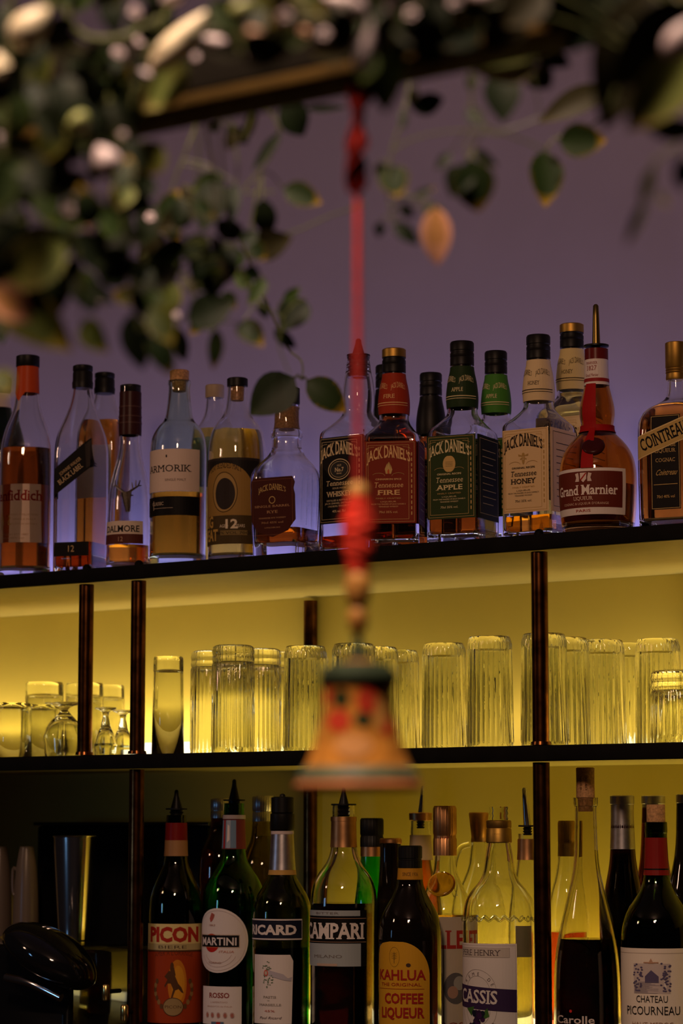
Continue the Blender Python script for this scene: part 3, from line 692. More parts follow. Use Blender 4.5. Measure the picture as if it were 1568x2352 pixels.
for cx, Y, lb in ((701, .050, 'ribbed highball glass just left of the bell, first of the row'), (812, .050, 'ribbed highball glass directly behind the bell'),
        (866, .120, 'ribbed highball glass peeking out behind the right side of the bell'), (914, .190, 'ribbed highball glass farther back, second one right of the bell'),
        (1020, .110, 'ribbed highball glass left of the tallest one, third from the right post'), (1125, .045, 'large ribbed highball glass standing left of the right copper post'),
        (1250, .045, 'ribbed highball glass directly behind the right copper post'), (1301, .117, 'ribbed highball glass just right of the right copper post'),
        (1384, .180, 'ribbed highball glass third to the right of the post'), (1437, .250, 'ribbed highball glass near the right light strip, fourth from the post'),
        (1512, .205, 'brightly lit ribbed highball glass nearest the right edge')):
    put(HB, 'highball_glass', lb, cx, Y, g, rot=cx * .37)
g = 'ribbed glasses with a cut crystal base on the middle shelf'
for cx, Y, lb in ((485, .120, 'cut-base ribbed glass left in its group, beside the plain tall glass'), (535, .050, 'cut-base ribbed glass in front of its group'),
        (597, .125, 'cut-base ribbed glass right of the front one'), (655, .200, 'cut-base ribbed glass behind the leftmost highball'), (708, .275, 'cut-base ribbed glass in front of the rear copper post'),
        (905, .280, 'bright cut-base glass far back right of the bell')):
    put(ORN, 'cut_base_glass', lb, cx, Y, g, rot=cx * .21)
put(PL, 'tall_glass', 'single tall plain glass with a heavy base right of the front copper post', 386, .045, None)
put(CUT, 'cut_base_tumbler', 'short tumbler with a cut crystal base at the right edge of the shelf', 1562, .050, None)
g = 'plain heavy-based tumblers upturned at the left'
for cx, Y, lb in ((102, .190, 'plain heavy-based tumbler at the far left, left of the short copper post'), (194, .238, 'plain heavy-based tumbler partly hidden by the short copper post'), (243, .304, 'plain heavy-based tumbler at the back between the two left posts')):
    put(RK, 'rocks_glass', lb, cx, Y, g, ymid=1600)
put(RK2, 'short_tumbler', 'short upturned tumbler at the left edge of the middle shelf', 28, .060, None)
put(RK2, 'short_tumbler', 'second short upturned tumbler tucked between the left-edge one and the wine glass', 96, .125, None)
put(WN, 'stemmed_glass', 'upturned stemmed wine glass left of the short copper post', 148, .055, None)
put(SN, 'stemmed_glass', 'small round upturned snifter between the two left copper posts', 243, .075, None)
put(SN, 'stemmed_glass', 'upturned snifter farther back beside the front copper post', 283, .155, None)
# ------------------------------------------------------------------ lower row: aperitifs, liqueurs and wine on the back counter
L = Z_LOW; END = (None,)
def low(name, label, cx, Y, prof, glass, **k):
    return Bottle(name, label, 'bottle', cx, Y, L, prof + [(None, prof[-1][1])], glass, **k)
# back row
b = low('liqueur_bottle', 'brown bottle with a silver screw cap behind the oval-labelled one', 505, .20, [(1868, 20), (1880, 21), (1910, 22), (1935, 34), (1960, 46), (2000, 50)], BROWN, liquid=(1950, AMBER)); b.cap(1834, 1880, 22, SILVER, 1)
b = low('liqueur_bottle', 'olive bottle with a silver screw cap behind the blue-labelled pastis', 604, .22, [(1868, 24), (1890, 25), (1925, 27), (1955, 40), (1985, 50), (2020, 53)], mat('straw_glass', (.70, .62, .22), 0, trans=1, ior=1.48), liquid=(1920, mat('olive_spirit', (.5, .42, .10), 0, trans=1, ior=1.36))); b.cap(1828, 1888, 25, SILVER, 1)
b = low('liqueur_bottle', 'bright green bottle with a black cap behind the red bitter', 854, .15, [(1940, 25), (1975, 26), (2010, 28), (2060, 36), (2110, 44), (2160, 46)], mat('bright_green_glass', (.10, .75, .10), .05, trans=1, ior=1.48)); b.cap(1879, 1946, 27, BLACK, 1); b.sleeve('neck_ring', 1945, 1967, COPFOIL)
b = low('liqueur_bottle', 'black bottle with a copper-rimmed top left of the yellow-labelled liqueur', 897, .122, [(1932, 24), (1990, 25), (2050, 30), (2120, 40), (2180, 44)], DARKGL, vol=True); b.lathe('cap', [(1925, 23), (1928, 26), (1936, 26), (1938, 24)], COPFOIL)
b = low('liqueur_bottle', 'bottle with a steel pourer and cream neck label behind the copper-capped aperitif', 966, .20, [(1880, 23), (1920, 24), (1960, 26), (2000, 32), (2060, 50), (2120, 56)], GLASS, liquid=(1975, DAMBER)); b.pourer(1805, 1882, 1900, 4.5, 8, 20, STEEL, lean=5)
b.lathe('collar', [(1866, 22), (1868, 27), (1884, 26), (1886, 22)], COPFOIL); b.sleeve('neck_label', 1918, 1975, ink((.55, .42, .24)))
b = low('carafe', 'clear handled carafe with a wide bronze stopper behind the blackcurrant liqueur', 1100, .225, [(1925, 18), (1950, 20), (1990, 24), (2030, 40), (2070, 60), (2120, 66)], GLASS)
b.lathe('stopper', [(1866, 21), (1869, 23), (1930, 16.5), (1934, 15)], COPFOIL)
bm = bmesh.new(); k = b.m; hz = lambda p: b.z(p); rt = math.cos
tube(bm, spline([Vector((-22 * k, 0, hz(1940))), Vector((-44 * k, 0, hz(1950))), Vector((-58 * k, 0, hz(1990))), Vector((-56 * k, 0, hz(2040))), Vector((-46 * k, 0, hz(2062)))], 6), 7 * k, 10); fin('handle', bm, b.root, GLASS)
b = low('liqueur_bottle', 'clear bottle with a leaning steel pourer just left of the right copper post', 1212, .140, [(1915, 22), (1965, 23), (1990, 26), (2040, 33), (2090, 42), (2140, 46)], GLASS, liquid=(2195, mat('grey_spirit', (.55, .50, .30), 0, trans=1, ior=1.36))); b.pourer(1809, 1897, 1915, 6, 9, 21, STEEL, lean=-7); b.sleeve('neck_foil', 1927, 1975, COPFOIL)
b.label(2125, 2196, ink((.75, .66, .42)), None, ang=(5, 40))
b = low('wine_bottle', 'clear bottle with a gold screw cap right of the right copper post', 1302, .19, [(1930, 20), (1970, 21), (2010, 26), (2050, 38), (2100, 48), (2150, 50)], GLASS, liquid=(2140, mat('rose_wine', (.65, .10, .06), 0, trans=1, ior=1.34))); b.cap(1885, 1968, 20, GOLD, 1)
b = low('wine_bottle', 'dark wine bottle with a plain silver capsule right of the corked carafe', 1430, .135, [(1830, 26), (1850, 26), (1950, 28), (1990, 32), (2040, 42), (2090, 50), (2150, 52)], mat('dark_purple_glass', (.10, .02, .03), .02, trans=1, ior=1.48), liquid=(1960, WINE)); b.lathe('capsule', [(1827, 25), (1829, 28), (1847, 28), (1848, 26.5), (1900, 27), (1950, 29), (1951, 28)], SILVER)
b = low('wine_bottle', 'wine bottle with a silver capsule rim behind the corked château wine', 1502, .21, [(1832, 25), (1850, 26), (1950, 30), (2000, 36), (2060, 52), (2110, 62), (2160, 64)], mat('wine_red_glass', (.22, .02, .02), .02, trans=1, ior=1.48)); b.lathe('capsule', [(1827, 24), (1829, 27.5), (1846, 27.5), (1847, 26), (1890, 27), (1891, 26)], SILVER)
b = low('wine_bottle', 'dark wine bottle cut off by the right edge of the picture', 1580, .14, [(1828, 25), (1850, 25), (1950, 28), (2010, 40), (2060, 52), (2120, 54)], DARKGL, vol=True); b.lathe('capsule', [(1824, 23), (1826, 26), (1844, 26), (1845, 25)], SILVER)
# front row
b = low('aperitif_bottle', 'dark aperitif bottle with a large orange label and red neck foil', 404, .068, [(1872, 23), (1893, 24), (1930, 25), (1965, 26), (1990, 30), (2020, 45), (2050, 57), (2080, 61), (2120, 61.5)], OLIVE, liquid=(2080, DGLIQ)); b.pourer(1814, 1858, 1893, 5.5, 14, 25)
b.sleeve('neck_foil', 1890, 1930, ink((.22, .012, .010), .4), off=.0006); b.sleeve('gold_band', 1930, 1966, ink((.42, .22, .09), .5), off=.0008)
def pr(P):
    P.rect(-1, 0, 1, .745, (.36, .045, .008))
    P.ell(.10, .40, .013, .032, (.60, .20, .015)); P.ell(.12, .40, .009, .024, (.70, .30, .02))
    P.rect(-1, .735, 1, .80, (.5, .40, .18)); P.text('BIERE', -.03, .75, .032, (.10, .06, .03), w=.36)
    P.text('PICON', 0, .825, .135, (.42, .025, .012), w=.70, bold=.05)
    P.text('AMER A L\'ORANGE', 0, .665, .04, (.16, .03, .01), w=.5, arch=.02)
    # leaping horse and rider mark, wreath and oval
    D = (.10, .04, .015)
    P.poly([(-.22, .47), (-.10, .53), (.02, .50), (.12, .40), (.20, .36), (.26, .30), (.20, .31), (.13, .345), (.05, .33), (-.02, .25), (-.05, .26), (.0, .34), (-.06, .40), (-.14, .40), (-.2, .36), (-.22, .375), (-.14, .44)], D)
    P.ell(-.03, .575, .0024, .0050, D); P.poly([(-.08, .56), (.02, .56), (.06, .48), (-.06, .48)], D)
    for sx in (-1, 1):
        for i in range(7): P.ell(sx * (.26 + .22 * math.sin(i * .36 + .15)), .17 + i * .042, .0026, .0036, (.30, .16, .05) if i % 2 else (.14, .06, .02))
    P.ell(0, .165, .014, .0125, (.36, .24, .10)); P.ring(0, .165, .014, .0125, .001, D); P.text('PICON', 0, .15, .03, D, w=.2)
    P.rect(-1, .72, 1, .735, D)
n = 12
b.label(2120, 2346, ink((.78, .62, .25)), pr, ang=(-4, 86), outline=[(-1, 1), (-1, .2)] + [(-math.cos(PI * i / n), .18 - .18 * math.sin(PI * i / n)) for i in range(n + 1)] + [(1, .2), (1, 1)])
b = low('aperitif_bottle', 'green vermouth bottle with an oval white label and a red disc', 537, .105, [(1845, 23), (1870, 24), (1900, 25), (1950, 26.5), (1975, 30), (1995, 42), (2020, 60), (2050, 70), (2080, 72.5), (2120, 72.5)], GREEN, liquid=(2090, DGLIQ)); b.pourer(1790, 1838, 1872, 5.5, 13, 25)
b.sleeve('neck_label', 1882, 1950, ink((.16, .03, .03)), off=.0006)
b.label(1884, 1948, ink((.16, .25, .36)), lambda P: (P.rect(-.55, 0, -.25, 1, (.35, .02, .02)), P.rect(-.1, 0, .4, 1, (.35, .40, .48)), P.poly([(-.02, .2), (.3, .3), (.25, .8), (.05, .85)], WHITE)), ang=(-35, 45), off=.0009, name='striped_band')
b.sleeve('neck_ring', 1872, 1881, ink((.4, .33, .32), .3), off=.0012, k=3)
n = 40
OV = [(math.cos(2 * PI * i / n), .5 + .5 * math.sin(2 * PI * i / n)) for i in range(n)]
def pr(P):
    R = P.w / 2
    P.ell(-.22, .46, .0125, .0125, (.50, .02, .014)); P.rect(-.78, .40, .70, .58, INKB); P.frame(-.80, .39, .72, .59, .0004, (.5, .3, .1))
    P.text('MARTINI', -.04, .428, .115, WHITE, w=.66, bold=.02)
    P.poly([(-.30, .84), (-.22, .93), (-.10, .90), (-.14, .84), (-.2, .80), (-.26, .78)], (.45, .10, .08)); P.ell(-.16, .88, .002, .003, (.4, .1, .07))
    P.text('1863', -.2, .72, .03, (.4, .2, .15), w=.12)
    P.ring(0, .5, R * .93, P.h * .465, .0003, (.55, .42, .36)); P.ring(0, .35, R * .5, P.h * .20, .0003, (.5, .3, .24), 200, 340); P.ring(0, .35, R * .64, P.h * .26, .0003, (.5, .3, .24), 200, 340)
    P.text('TORINO', -.1, .14, .03, (.4, .2, .15), w=.24); P.text('ITALIA', .30, .31, .035, (.55, .2, .12), w=.24, ital=.3)
b.label(2084, 2231, ink(WHITE), pr, ang=(-30, 57), outline=OV, off=.0005)
def pr(P):
    P.text('ROSSO', 0, .70, .13, (.28, .05, .04), w=.48, bold=.03)
    lines(P, [('L\'APERITIVO', 0, .56, .045, .4), ('PRODOTTO IN ITALIA', 0, .45, .04, .6)], (.5, .3, .24), False)
    for i in range(5): P.ell(-.6 + i * .3, .24, .0022, .003, (.45, .16, .12)); P.ring(-.6 + i * .3, .24, .003, .004, .0003, (.4, .2, .15))
    P.rect(-.35, 0, -.1, .07, (.10, .16, .25)); P.rect(-.1, 0, .1, .07, (.4, .03, .03)); P.rect(.1, 0, .25, .07, (.10, .16, .25))
b.label(2262, 2348, ink(WHITE), pr, ang=(-27, 42), name='foot_label')
b = low('aperitif_bottle', 'olive pastis bottle with a dark blue name band and silver neck foil', 648, .060, [(1900, 23), (1910, 24), (2000, 29), (2015, 32), (2035, 45), (2060, 60), (2090, 67), (2130, 67.5)], OLIVE, liquid=(2175, DGLIQ))
b.lathe('stopper', [(1830, 22), (1832, 26), (1866, 26), (1867, 24), (1870, 28), (1905, 29), (1909, 26)], BLACK); b.lathe('spout_nub', [(1823, 3), (1825, 6), (1832, 8)], BLACK)
b.sleeve('neck_foil', 1908, 1998, SILVER, off=.0009); b.sleeve('gold_ring', 1998, 2009, ink((.55, .32, .08), .4), off=.0012, k=3)
b.sleeve('foil_band', 1908, 1916, ink((.6, .5, .48), .4), off=.0014, k=2)
def pr(P):
    P.rect(-1, .02, .98, .98, WHITE); P.rect(-1, .08, .965, .92, (.012, .014, .03)); P.text('RICARD', -.06, .27, .42, WHITE, w=.84, bold=.04)
b.label(2108, 2157, ink((.012, .014, .03)), pr, ang=(-22, 65), outline=[(-1, 0), (.93, 0), (1, .12), (1, .88), (.93, 1), (-1, 1)])
def pr(P):
    random.seed(4)
    G = (.16, .22, .14)
    for i in range(60):
        a = random.uniform(0, 2 * PI); q = random.uniform(.35, 1); P.ell(-.15 + q * .42 * math.cos(a) * .7, .71 + q * .19 * math.sin(a), .0012, .0008, G, 5)
    P.poly([(-.1, .78), (.55, .72), (.75, .66), (.95, .68), (.9, .62), (.6, .63), (-.1, .70)], (.50, .46, .52)); P.ell(-.22, .735, .0032, .0042, (.6, .12, .08)); P.ell(-.22, .735, .0018, .0025, (.6, .5, .4))
    lines(P, [('PASTIS', -.05, .37, .032, .3), ('DE', -.1, .33, .015, .05), ('MARSEILLE', -.05, .26, .03, .52)], (.22, .18, .14))
    P.text('45%', -.05, .17, .03, (.5, .1, .06), w=.24); P.text('Paul Ricard', -.05, .07, .035, (.15, .1, .1), w=.5, ital=.5)
b.label(2190, 2347, ink(WHITE), pr, ang=(-22, 44), name='foot_label', outline=[(-1, 0), (.93, 0), (1, 1 - .09), (.86, 1), (-1, 1)])
b = low('aperitif_bottle', 'clear bottle of dark red bitter with a black and pale blue label', 789, .060, [(1848, 26), (1852, 27), (1875, 27), (1900, 28), (1945, 29), (1965, 33), (1985, 42), (2005, 58), (2030, 71), (2060, 76), (2100, 76.5)], GLASS, liquid=(2074, REDLIQ)); b.pourer(1808, 1848, 1874, 5, 12, 29)
b.sleeve('neck_foil', 1876, 1946, COPFOIL, off=.0008); b.sleeve('foil_rim', 1876, 1886, COPFOIL, off=.0016, k=4)
def pr(P):
    P.rect(-1, .90, .80, 1, (.36, .40, .42)); P.rect(-1, .0, .82, .41, (.36, .40, .42))
    P.rect(-1, .80, .98, .845, INKB); P.rect(-1, .853, .98, .862, (.45, .25, .15)); P.rect(-1, .43, .98, .80, INKB); P.rect(-1, .432, .98, .440, (.45, .25, .15)); P.rect(-1, .41, .98, .428, INKB)
    P.text('CAMPARI', -.02, .50, .265, WHITE, w=.94, serif=True, bold=.03)
    P.text('MILANO', -.1, .15, .055, (.18, .15, .14), w=.42); P.text('BITTER', -.1, .93, .04, (.2, .17, .16), w=.34)
    P.rect(-.4, .005, .2, .05, (.50, .36, .28))
b.label(2089, 2216, ink(INKB), pr, ang=(-24, 66))
b = low('liqueur_bottle', 'dark coffee liqueur bottle with a yellow arched label', 942, .050, [(1990, 27), (2020, 29), (2035, 31), (2060, 42), (2090, 60), (2120, 70), (2150, 73), (2200, 73)], DARKGL, vol=True); b.cap(1942, 1994, 27.5, BLACK, 1)
b.sleeve('neck_band', 1994, 2020, ink((.55, .26, .02)), off=.0006); b.label(1996, 2018, ink((.55, .26, .02)), lambda P: P.text('SINCE 1936', 0, .3, .36, (.08, .04, .02), w=.8), ang=(0, 45), off=.0009, name='neck_print')
RD = (.34, .018, .012)
def pr(P):
    P.ring(-.18, .865, .0075, .0125, .0004, (.18, .10, .02)); P.rect(-.19, .81, -.17, .91, (.18, .10, .02))
    for i in range(4): P.poly([(-.18, .85 + i * .015), (-.30, .86 + i * .015), (-.18, .845 + i * .015), (-.06, .86 + i * .015)], (.20, .11, .02))
    P.ell(.29, .795, .0030, .0024, (.06, .03, .02)); P.text('KAHLUA', 0, .665, .085, RD, w=.86, bold=.025)
    P.text('THE ORIGINAL', -.02, .61, .028, RD, w=.72); P.rect(-.9, .585, .8, .588, RD)
    P.text('COFFEE', .10, .46, .085, RD, w=.66, bold=.03); P.text('LIQUEUR', .04, .335, .085, RD, w=.76, bold=.03); P.text('70cl 16% vol', 0, .22, .03, RD, w=.5)
n = 12
b.label(2160, 2420, ink((.62, .32, .02)), pr, ang=(-20, 56), outline=[(-1, 0), (1, 0), (1, .72)] + [(.86 * math.cos(.5 * PI * i / n) - .0 + .14 * (1 - i / n), .72 + .28 * math.sin(.5 * PI * i / n)) for i in range(1, n)] + [(-.35, 1), (-.7, .985), (-.92, .95), (-1, .88)])
b = low('aperitif_bottle', 'clear aperitif bottle with a copper cap and glass medallion on its shoulder', 1022, .132, [(1962, 24), (1985, 25), (2010, 29), (2040, 44), (2075, 60), (2100, 66), (2140, 66)], GLASS, liquid=(2100, mat('pale_gold_wine', (.85, .55, .20), 0, trans=1, ior=1.35))); b.cap(1851, 1966, 27, COPFOIL, 1)
b.label(1920, 1944, COPFOIL, lambda P: P.text('LILLET', 0, .2, .7, (.30, .05, .03), w=.6), ang=(-8, 45), name='cap_print', off=.0012)
zs = b.z(2030); bm = bmesh.new(); loft(bm, chaikin([(.002, .004, 2), (.0025, .016, 2), (0, .019, 2), (-.001, .018, 2)]), 28); md = fin('medallion', bm, b.root, mat('amber_glass_seal', (.7, .42, .12), .05, trans=1, ior=1.48))
t = rad(-12); rr = b.r(zs) + .001; md.location = (math.sin(t) * rr, -math.cos(t) * rr, zs); md.rotation_euler = (rad(58), 0, t)
def pr(P):
    P.text('LILLET', .0, .76, .13, (.32, .02, .015), w=.92, serif=True, bold=.03); P.ell(.2, .45, .016, .020, (.10, .09, .09)); P.ell(.32, .49, .008, .009, (.3, .28, .25)); P.ell(.1, .42, .007, .008, (.35, .2, .14)); P.text('ROSE', .18, .14, .05, (.24, .05, .04), w=.5, serif=True)
b.label(2104, 2400, ink((.44, .36, .27)), pr, ang=(8, 62))
b = low('liqueur_bottle', 'clear blackcurrant liqueur bottle with a pale label and purple banner', 1146, .055, [(1888, 25), (1935, 26), (1960, 31), (2005, 37), (2025, 46), (2045, 64), (2070, 79), (2100, 84), (2140, 84.5)], GLASS, wall=.0035)
b.lathe('screw_thread', [(1853, 21), (1856, 22), (1862, 20), (1868, 22), (1874, 20), (1880, 22), (1886, 20)], GLASS); b.lathe('collar', [(1884, 27), (1886, 29), (1900, 29), (1902, 27.5), (1905, 29), (1934, 30), (1936, 28)], GOLD)
b.label(1908, 1930, GOLD, lambda P: P.text('HENRY', 0, .3, .4, (.15, .08, .02), w=.4), ang=(-12, 40), name='collar_print', off=.0014)
bm = bmesh.new(); zr = b.z(2110); R0 = b.r(zr)
for k in range(22):
    a0, a1 = 2 * PI * k / 22, 2 * PI * (k + 1) / 22
    tube(bm, [Vector((math.cos(a0 + (a1 - a0) * j / 6) * (R0 + .0008), math.sin(a0 + (a1 - a0) * j / 6) * (R0 + .0008), zr + .0022 * math.cos(PI * j / 3))) for j in range(7)], .0011, 6)
fin('scalloped_ring', bm, b.root, GLASS)
def pr(P):
    PU = (.045, .022, .075)
    P.frame(-.96, .02, .96, .985, .0004, (.5, .42, .36)); P.rect(-.9, .885, .80, .965, (.60, .52, .46)); P.frame(-.9, .885, .80, .965, .0003, (.3, .25, .22))
    P.text('PERE HENRY', -.1, .90, .048, (.10, .07, .07), w=.66, serif=True)
    P.ring(-.12, .60, .0265, .0275, .0004, (.3, .25, .22), 0, 180); P.ring(-.12, .60, .0185, .0195, .0004, (.3, .25, .22), 0, 180); P.ring(-.12, .45, .0265, .0275, .0004, (.3, .25, .22), 180, 360); P.ring(-.12, .45, .0185, .0195, .0004, (.3, .25, .22), 180, 360)
    for ch, a in zip('CREME DE', (160, 141, 122, 103, 84, 60, 45, 28)): P.text(ch, -.12 + .0222 * math.cos(rad(a)) / (P.w / 2), .595 + .0222 * math.sin(rad(a)) / P.h - .01, .028, (.15, .11, .11), rot=rad(a - 90))
    P.text('LIQUEUR', .22, .27, .024, (.2, .15, .14), w=.3, rot=rad(50))
    P.poly([(-1, .66), (.98, .62), (.98, .435), (-1, .475)], PU)
    P.text('CASSIS', -.18, .51, .105, WHITE, w=.64, serif=True, bold=.02, rot=rad(-2))
    random.seed(2)
    P.poly([(-.5, .46), (-.2, .48), (-.3, .40)], (.06, .16, .03)); P.poly([(.05, .42), (.2, .47), (.25, .40), (.12, .38)], (.06, .16, .03))
    for i in range(22): P.ell(-.14 + random.uniform(-.22, .22), .37 + random.uniform(-.06, .06), .0034, .0034, (.02 + .015 * (i % 3), .014, .03 + .02 * (i % 3)), 14)
    P.text('70cl 15% vol', -.1, .10, .03, (.2, .15, .14), w=.5)
b.label(2164, 2440, ink(WHITE), pr, ang=(-31, 58), off=.0004)
b = low('wine_carafe', 'long-necked glass wine carafe closed with a tall printed cork', 1347, .060, [(1832, 29), (1850, 28.5), (1852, 25), (1880, 25), (1950, 27), (1990, 30), (2030, 38), (2080, 50), (2130, 62), (2180, 72), (2240, 77), (2320, 78)], mat('clear_wine_glass', (.93, .90, .78), 0, trans=1, ior=1.48), liquid=(2156, WINE))
b.lathe('cork', [(1763, 19), (1765, 21.5), (1790, 21), (1832, 21.5), (1834, 18), (1862, 17), (1864, 16)], CORK)
def printed(b, y0, y1, ang, pr, name='printed_name', off=.0004):
    zt, zb = b.z(y0), b.z(y1); r = b.r((zt + zb) / 2); c = rad(ang[0]) + (b.face - b.rz); P = Print(2 * rad(ang[1]) * r, zt - zb); pr(P)
    def mp(u, v, o):
        rr = b.r(zb + v) + o; t = c + u / r; return Vector((math.sin(t) * rr, -math.cos(t) * rr, zb + v))
    return lay(P.items, mp, name, b.root, P.mats, base=off, vstep=.006)
printed(b, 2318, 2352, (-25, 40), lambda P: (P.text('Carolle', 0, .18, .50, (.62, .52, .48), w=.9, bold=.015), P.ell(-.12, 1.0, .0018, .0018, (.5, .03, .03))))
zc = b.z(1798); cr = 21 * b.m
P = Print(.020, .012); P.text('CHATEAU', 0, .55, .22, (.12, .06, .03), w=.9); P.text('MIS EN BOUT.', 0, .05, .18, (.12, .06, .03), w=.9)
ck = [c for c in b.root.children if c.name.startswith('cork')][0]
lay(P.items, lambda u, v, o: Vector((math.sin((v - .006) / cr - .1) * (cr + .0008), -math.cos((v - .006) / cr - .1) * (cr + .0008), zc + u)), 'cork_print', ck, P.mats)
b = low('wine_bottle', 'corked green château wine bottle with red foil and an engraved house on its label', 1508, .058, [(1888, 25), (1912, 26), (1914, 24.5), (1940, 25.5), (2000, 28), (2035, 34), (2065, 52), (2095, 72), (2130, 82), (2170, 84)], DKGREEN, liquid=(2140, WINE))
b.lathe('cork', [(1848, 20), (1850, 21.5), (1889, 21.5), (1891, 17), (1905, 17)], CORK)
b.label(1924, 2010, ink((.24, .014, .012), .4), lambda P: P.rect(-1, .14, 1, .18, INKB), ang=(-20, 88), name='neck_foil', off=.0006)
def pr(P):
    NV = (.10, .08, .16)
    P.rect(-1, .953, 1, .957, (.4, .3, .25))
    u = -.07
    P.rect(u - .36, .58, u + .36, .86, (.55, .46, .44)); P.rect(u - .12, .68, u + .14, .74, NV); P.poly([(u - .12, .74), (u, .80), (u + .14, .74)], NV); P.rect(u - .30, .60, u - .26, .70, WHITE); P.rect(u + .24, .60, u + .28, .70, WHITE)
    random.seed(6)
    for i in range(70):
        sx = random.choice((-1, 1)); P.ell(u + sx * random.uniform(.17, .36), random.uniform(.60, .86), .0016, .0012, NV, 6)
    for i in range(14): P.rect(u - .34, .585 + i * .008, u + random.uniform(-.1, .34), .587 + i * .008, (.2, .17, .25))
    P.poly([(u - .05, .86), (u, .91), (u + .05, .86)], (.5, .28, .18)); P.rect(u - .14, .865, u + .14, .875, (.5, .28, .18))
    P.text('CHATEAU', u, .50, .062, INKB, w=.30); P.text('PICOURNEAU', u, .385, .078, INKB, w=.54)
    P.text('HAUT-MEDOC', u, .28, .036, (.35, .2, .14), w=.40); P.text('2012', u, .215, .04, (.3, .24, .22), w=.11); P.rect(u - .18, .23, u - .10, .234, (.4, .3, .25)); P.rect(u + .10, .23, u + .18, .234, (.4, .3, .25))
b.label(2175, 2420, ink((.80, .70, .60)), pr, ang=(-5, 82), off=.0004)
# ------------------------------------------------------------------ coffee corner at the lower left
r = tag(empty('cabinet_box', (0, 0, 0)), 'tall black box standing behind the coffee machine and the orange-labelled bottle', 'box')
x0 = x_of(84, .30, 1.2); x1 = x_of(478, .30, 1.2); zt = z_of(1897, (x0 + x1) / 2, .30)
r.location = ((x0 + x1) / 2, .34, L); hw = (x1 - x0) / 2
bm = bmesh.new(); box(bm, -hw, hw, -.04, .04, .0, zt - L, .004); fin('casing', bm, r, BLKMET, 30)
bm = bmesh.new(); box(bm, -hw - .004, hw + .004, -.046, .044, zt - L, zt - L + .006, .002); fin('lid', bm, r, BLACKGL, 30)
X = x_of(60, .05, 1.0); r = tag(empty('coffee_machine', (X, .06, L)), 'glossy black coffee machine with a rounded hood at the lower left', 'coffee machine')
ztop = z_of(2165, X, .10) - L; w = .17
bm = bmesh.new(); box(bm, -w, w * .62, -.04, .19, .004, ztop, .012); fin('body', bm, r, BLACKGL, 30)
bm = bmesh.new(); bmesh.ops.create_uvsphere(bm, u_segments=40, v_segments=24, radius=1)
hd = at_Y(112, 2200, -.01)
for v in bm.verts:
    p = v.co; p.z = p.z * (.040 if p.z > 0 else .030); p.x *= .078; p.y *= .062
bmesh.ops.rotate(bm, cent=(0, 0, 0), matrix=Matrix.Rotation(rad(24), 3, 'Y') @ Matrix.Rotation(rad(-14), 3, 'X'), verts=bm.verts)
h = fin('hood', bm, r, BLACKGL); h.location = (hd.x - X, hd.y - .06, hd.z - L)
bm = bmesh.new(); p = at_Y(140, 2292, -.03) - Vector((X, .06, L)); q = at_Y(15, 2245, -.03) - Vector((X, .06, L)); tube(bm, spline([q, (p + q) / 2 + Vector((0, -.006, .006)), p], 8), .006, 10); fin('steam_arm', bm, r, STEEL)
for py, px in ((2278, 243), (2325, 286)):
    p = at_Y(px, py, -.01) - Vector((X, .06, L)); bm = bmesh.new(); loft(bm, [(.010, .004, 2), (.008, .0055, 2), (-.010, .0055, 2), (-.012, .004, 2)], 20); k = fin('brass_knob', bm, r, mat('brass', (.75, .55, .2), .25, 1)); k.location = p
    bm = bmesh.new(); tube(bm, [Vector((0, .004, 0)), Vector((0, .03, 0))], .003, 8); fin('valve_stem', bm, k, BLKMET)
# steel shaker standing on the machine
X2 = x_of(170, .17, 1.15); zb = L + ztop; zt = z_of(1922, X2, .17); H = zt - zb; m = depth((X2, .17, 1.15)) / F
r = tag(empty('cocktail_shaker', (X2, .17, zb + .0005)), 'tall steel shaker tin standing upright on the coffee machine', 'shaker')
bm = bmesh.new(); R1, R0 = 49 * m, 34 * m
loft(bm, [(0, R0 * .92, 2), (.001, R0, 2)] + [(H * i / 8, R0 + (R1 - R0) * i / 8, 2) for i in range(1, 9)] + [(H, R1 - .001, 2)] + [(H * i / 8, R0 + (R1 - R0) * i / 8 - .001, 2) for i in range(8, 0, -1)] + [(.003, R0 - .002, 2)], 48); fin('tin', bm, r, STEEL)
bm = bmesh.new(); tube(bm, [Vector((math.cos(2 * PI * k / 40) * R1, math.sin(2 * PI * k / 40) * R1, H)) for k in range(41)], .0013, 8); fin('rolled_rim', bm, r, STEEL)
# upturned cups behind
CUP = mat('cup_porcelain', (.16, .12, .09), .3)
for px, lb in ((8, 'pale cup upturned behind the coffee machine, nearer the picture edge'), (70, 'pale cup upturned behind the coffee machine, left of the shaker')):
    Xc = x_of(px, .23, 1.15); m = depth((Xc, .23, 1.1)) / F; z0 = zb
    r = tag(empty('coffee_cup', (Xc, .22, z0 + .0005)), lb, 'cup', 'upturned coffee cups')
    k = 30 * m; hh = z_of(1945, Xc, .22) - z0
    bm = bmesh.new(); loft(bm, chaikin([(hh, k * .5, 2), (hh - .002, k * .55, 2), (hh - .010, k * .62, 2), (hh * .7, k * .86, 2), (hh * .3, k * .98, 2), (0, k, 2), (0, k - .002, 2), (hh * .3, k * .9, 2), (hh * .7, k * .78, 2), (hh - .016, k * .4, 2)], 1), 36); fin('bowl', bm, r, CUP)
    bm = bmesh.new(); tube(bm, spline([Vector((-k * .93, 0, hh * .45)), Vector((-k * 1.35, 0, hh * .5)), Vector((-k * 1.35, 0, hh * .75)), Vector((-k * .85, 0, hh * .72))], 5), .0025, 8); fin('handle', bm, r, CUP)
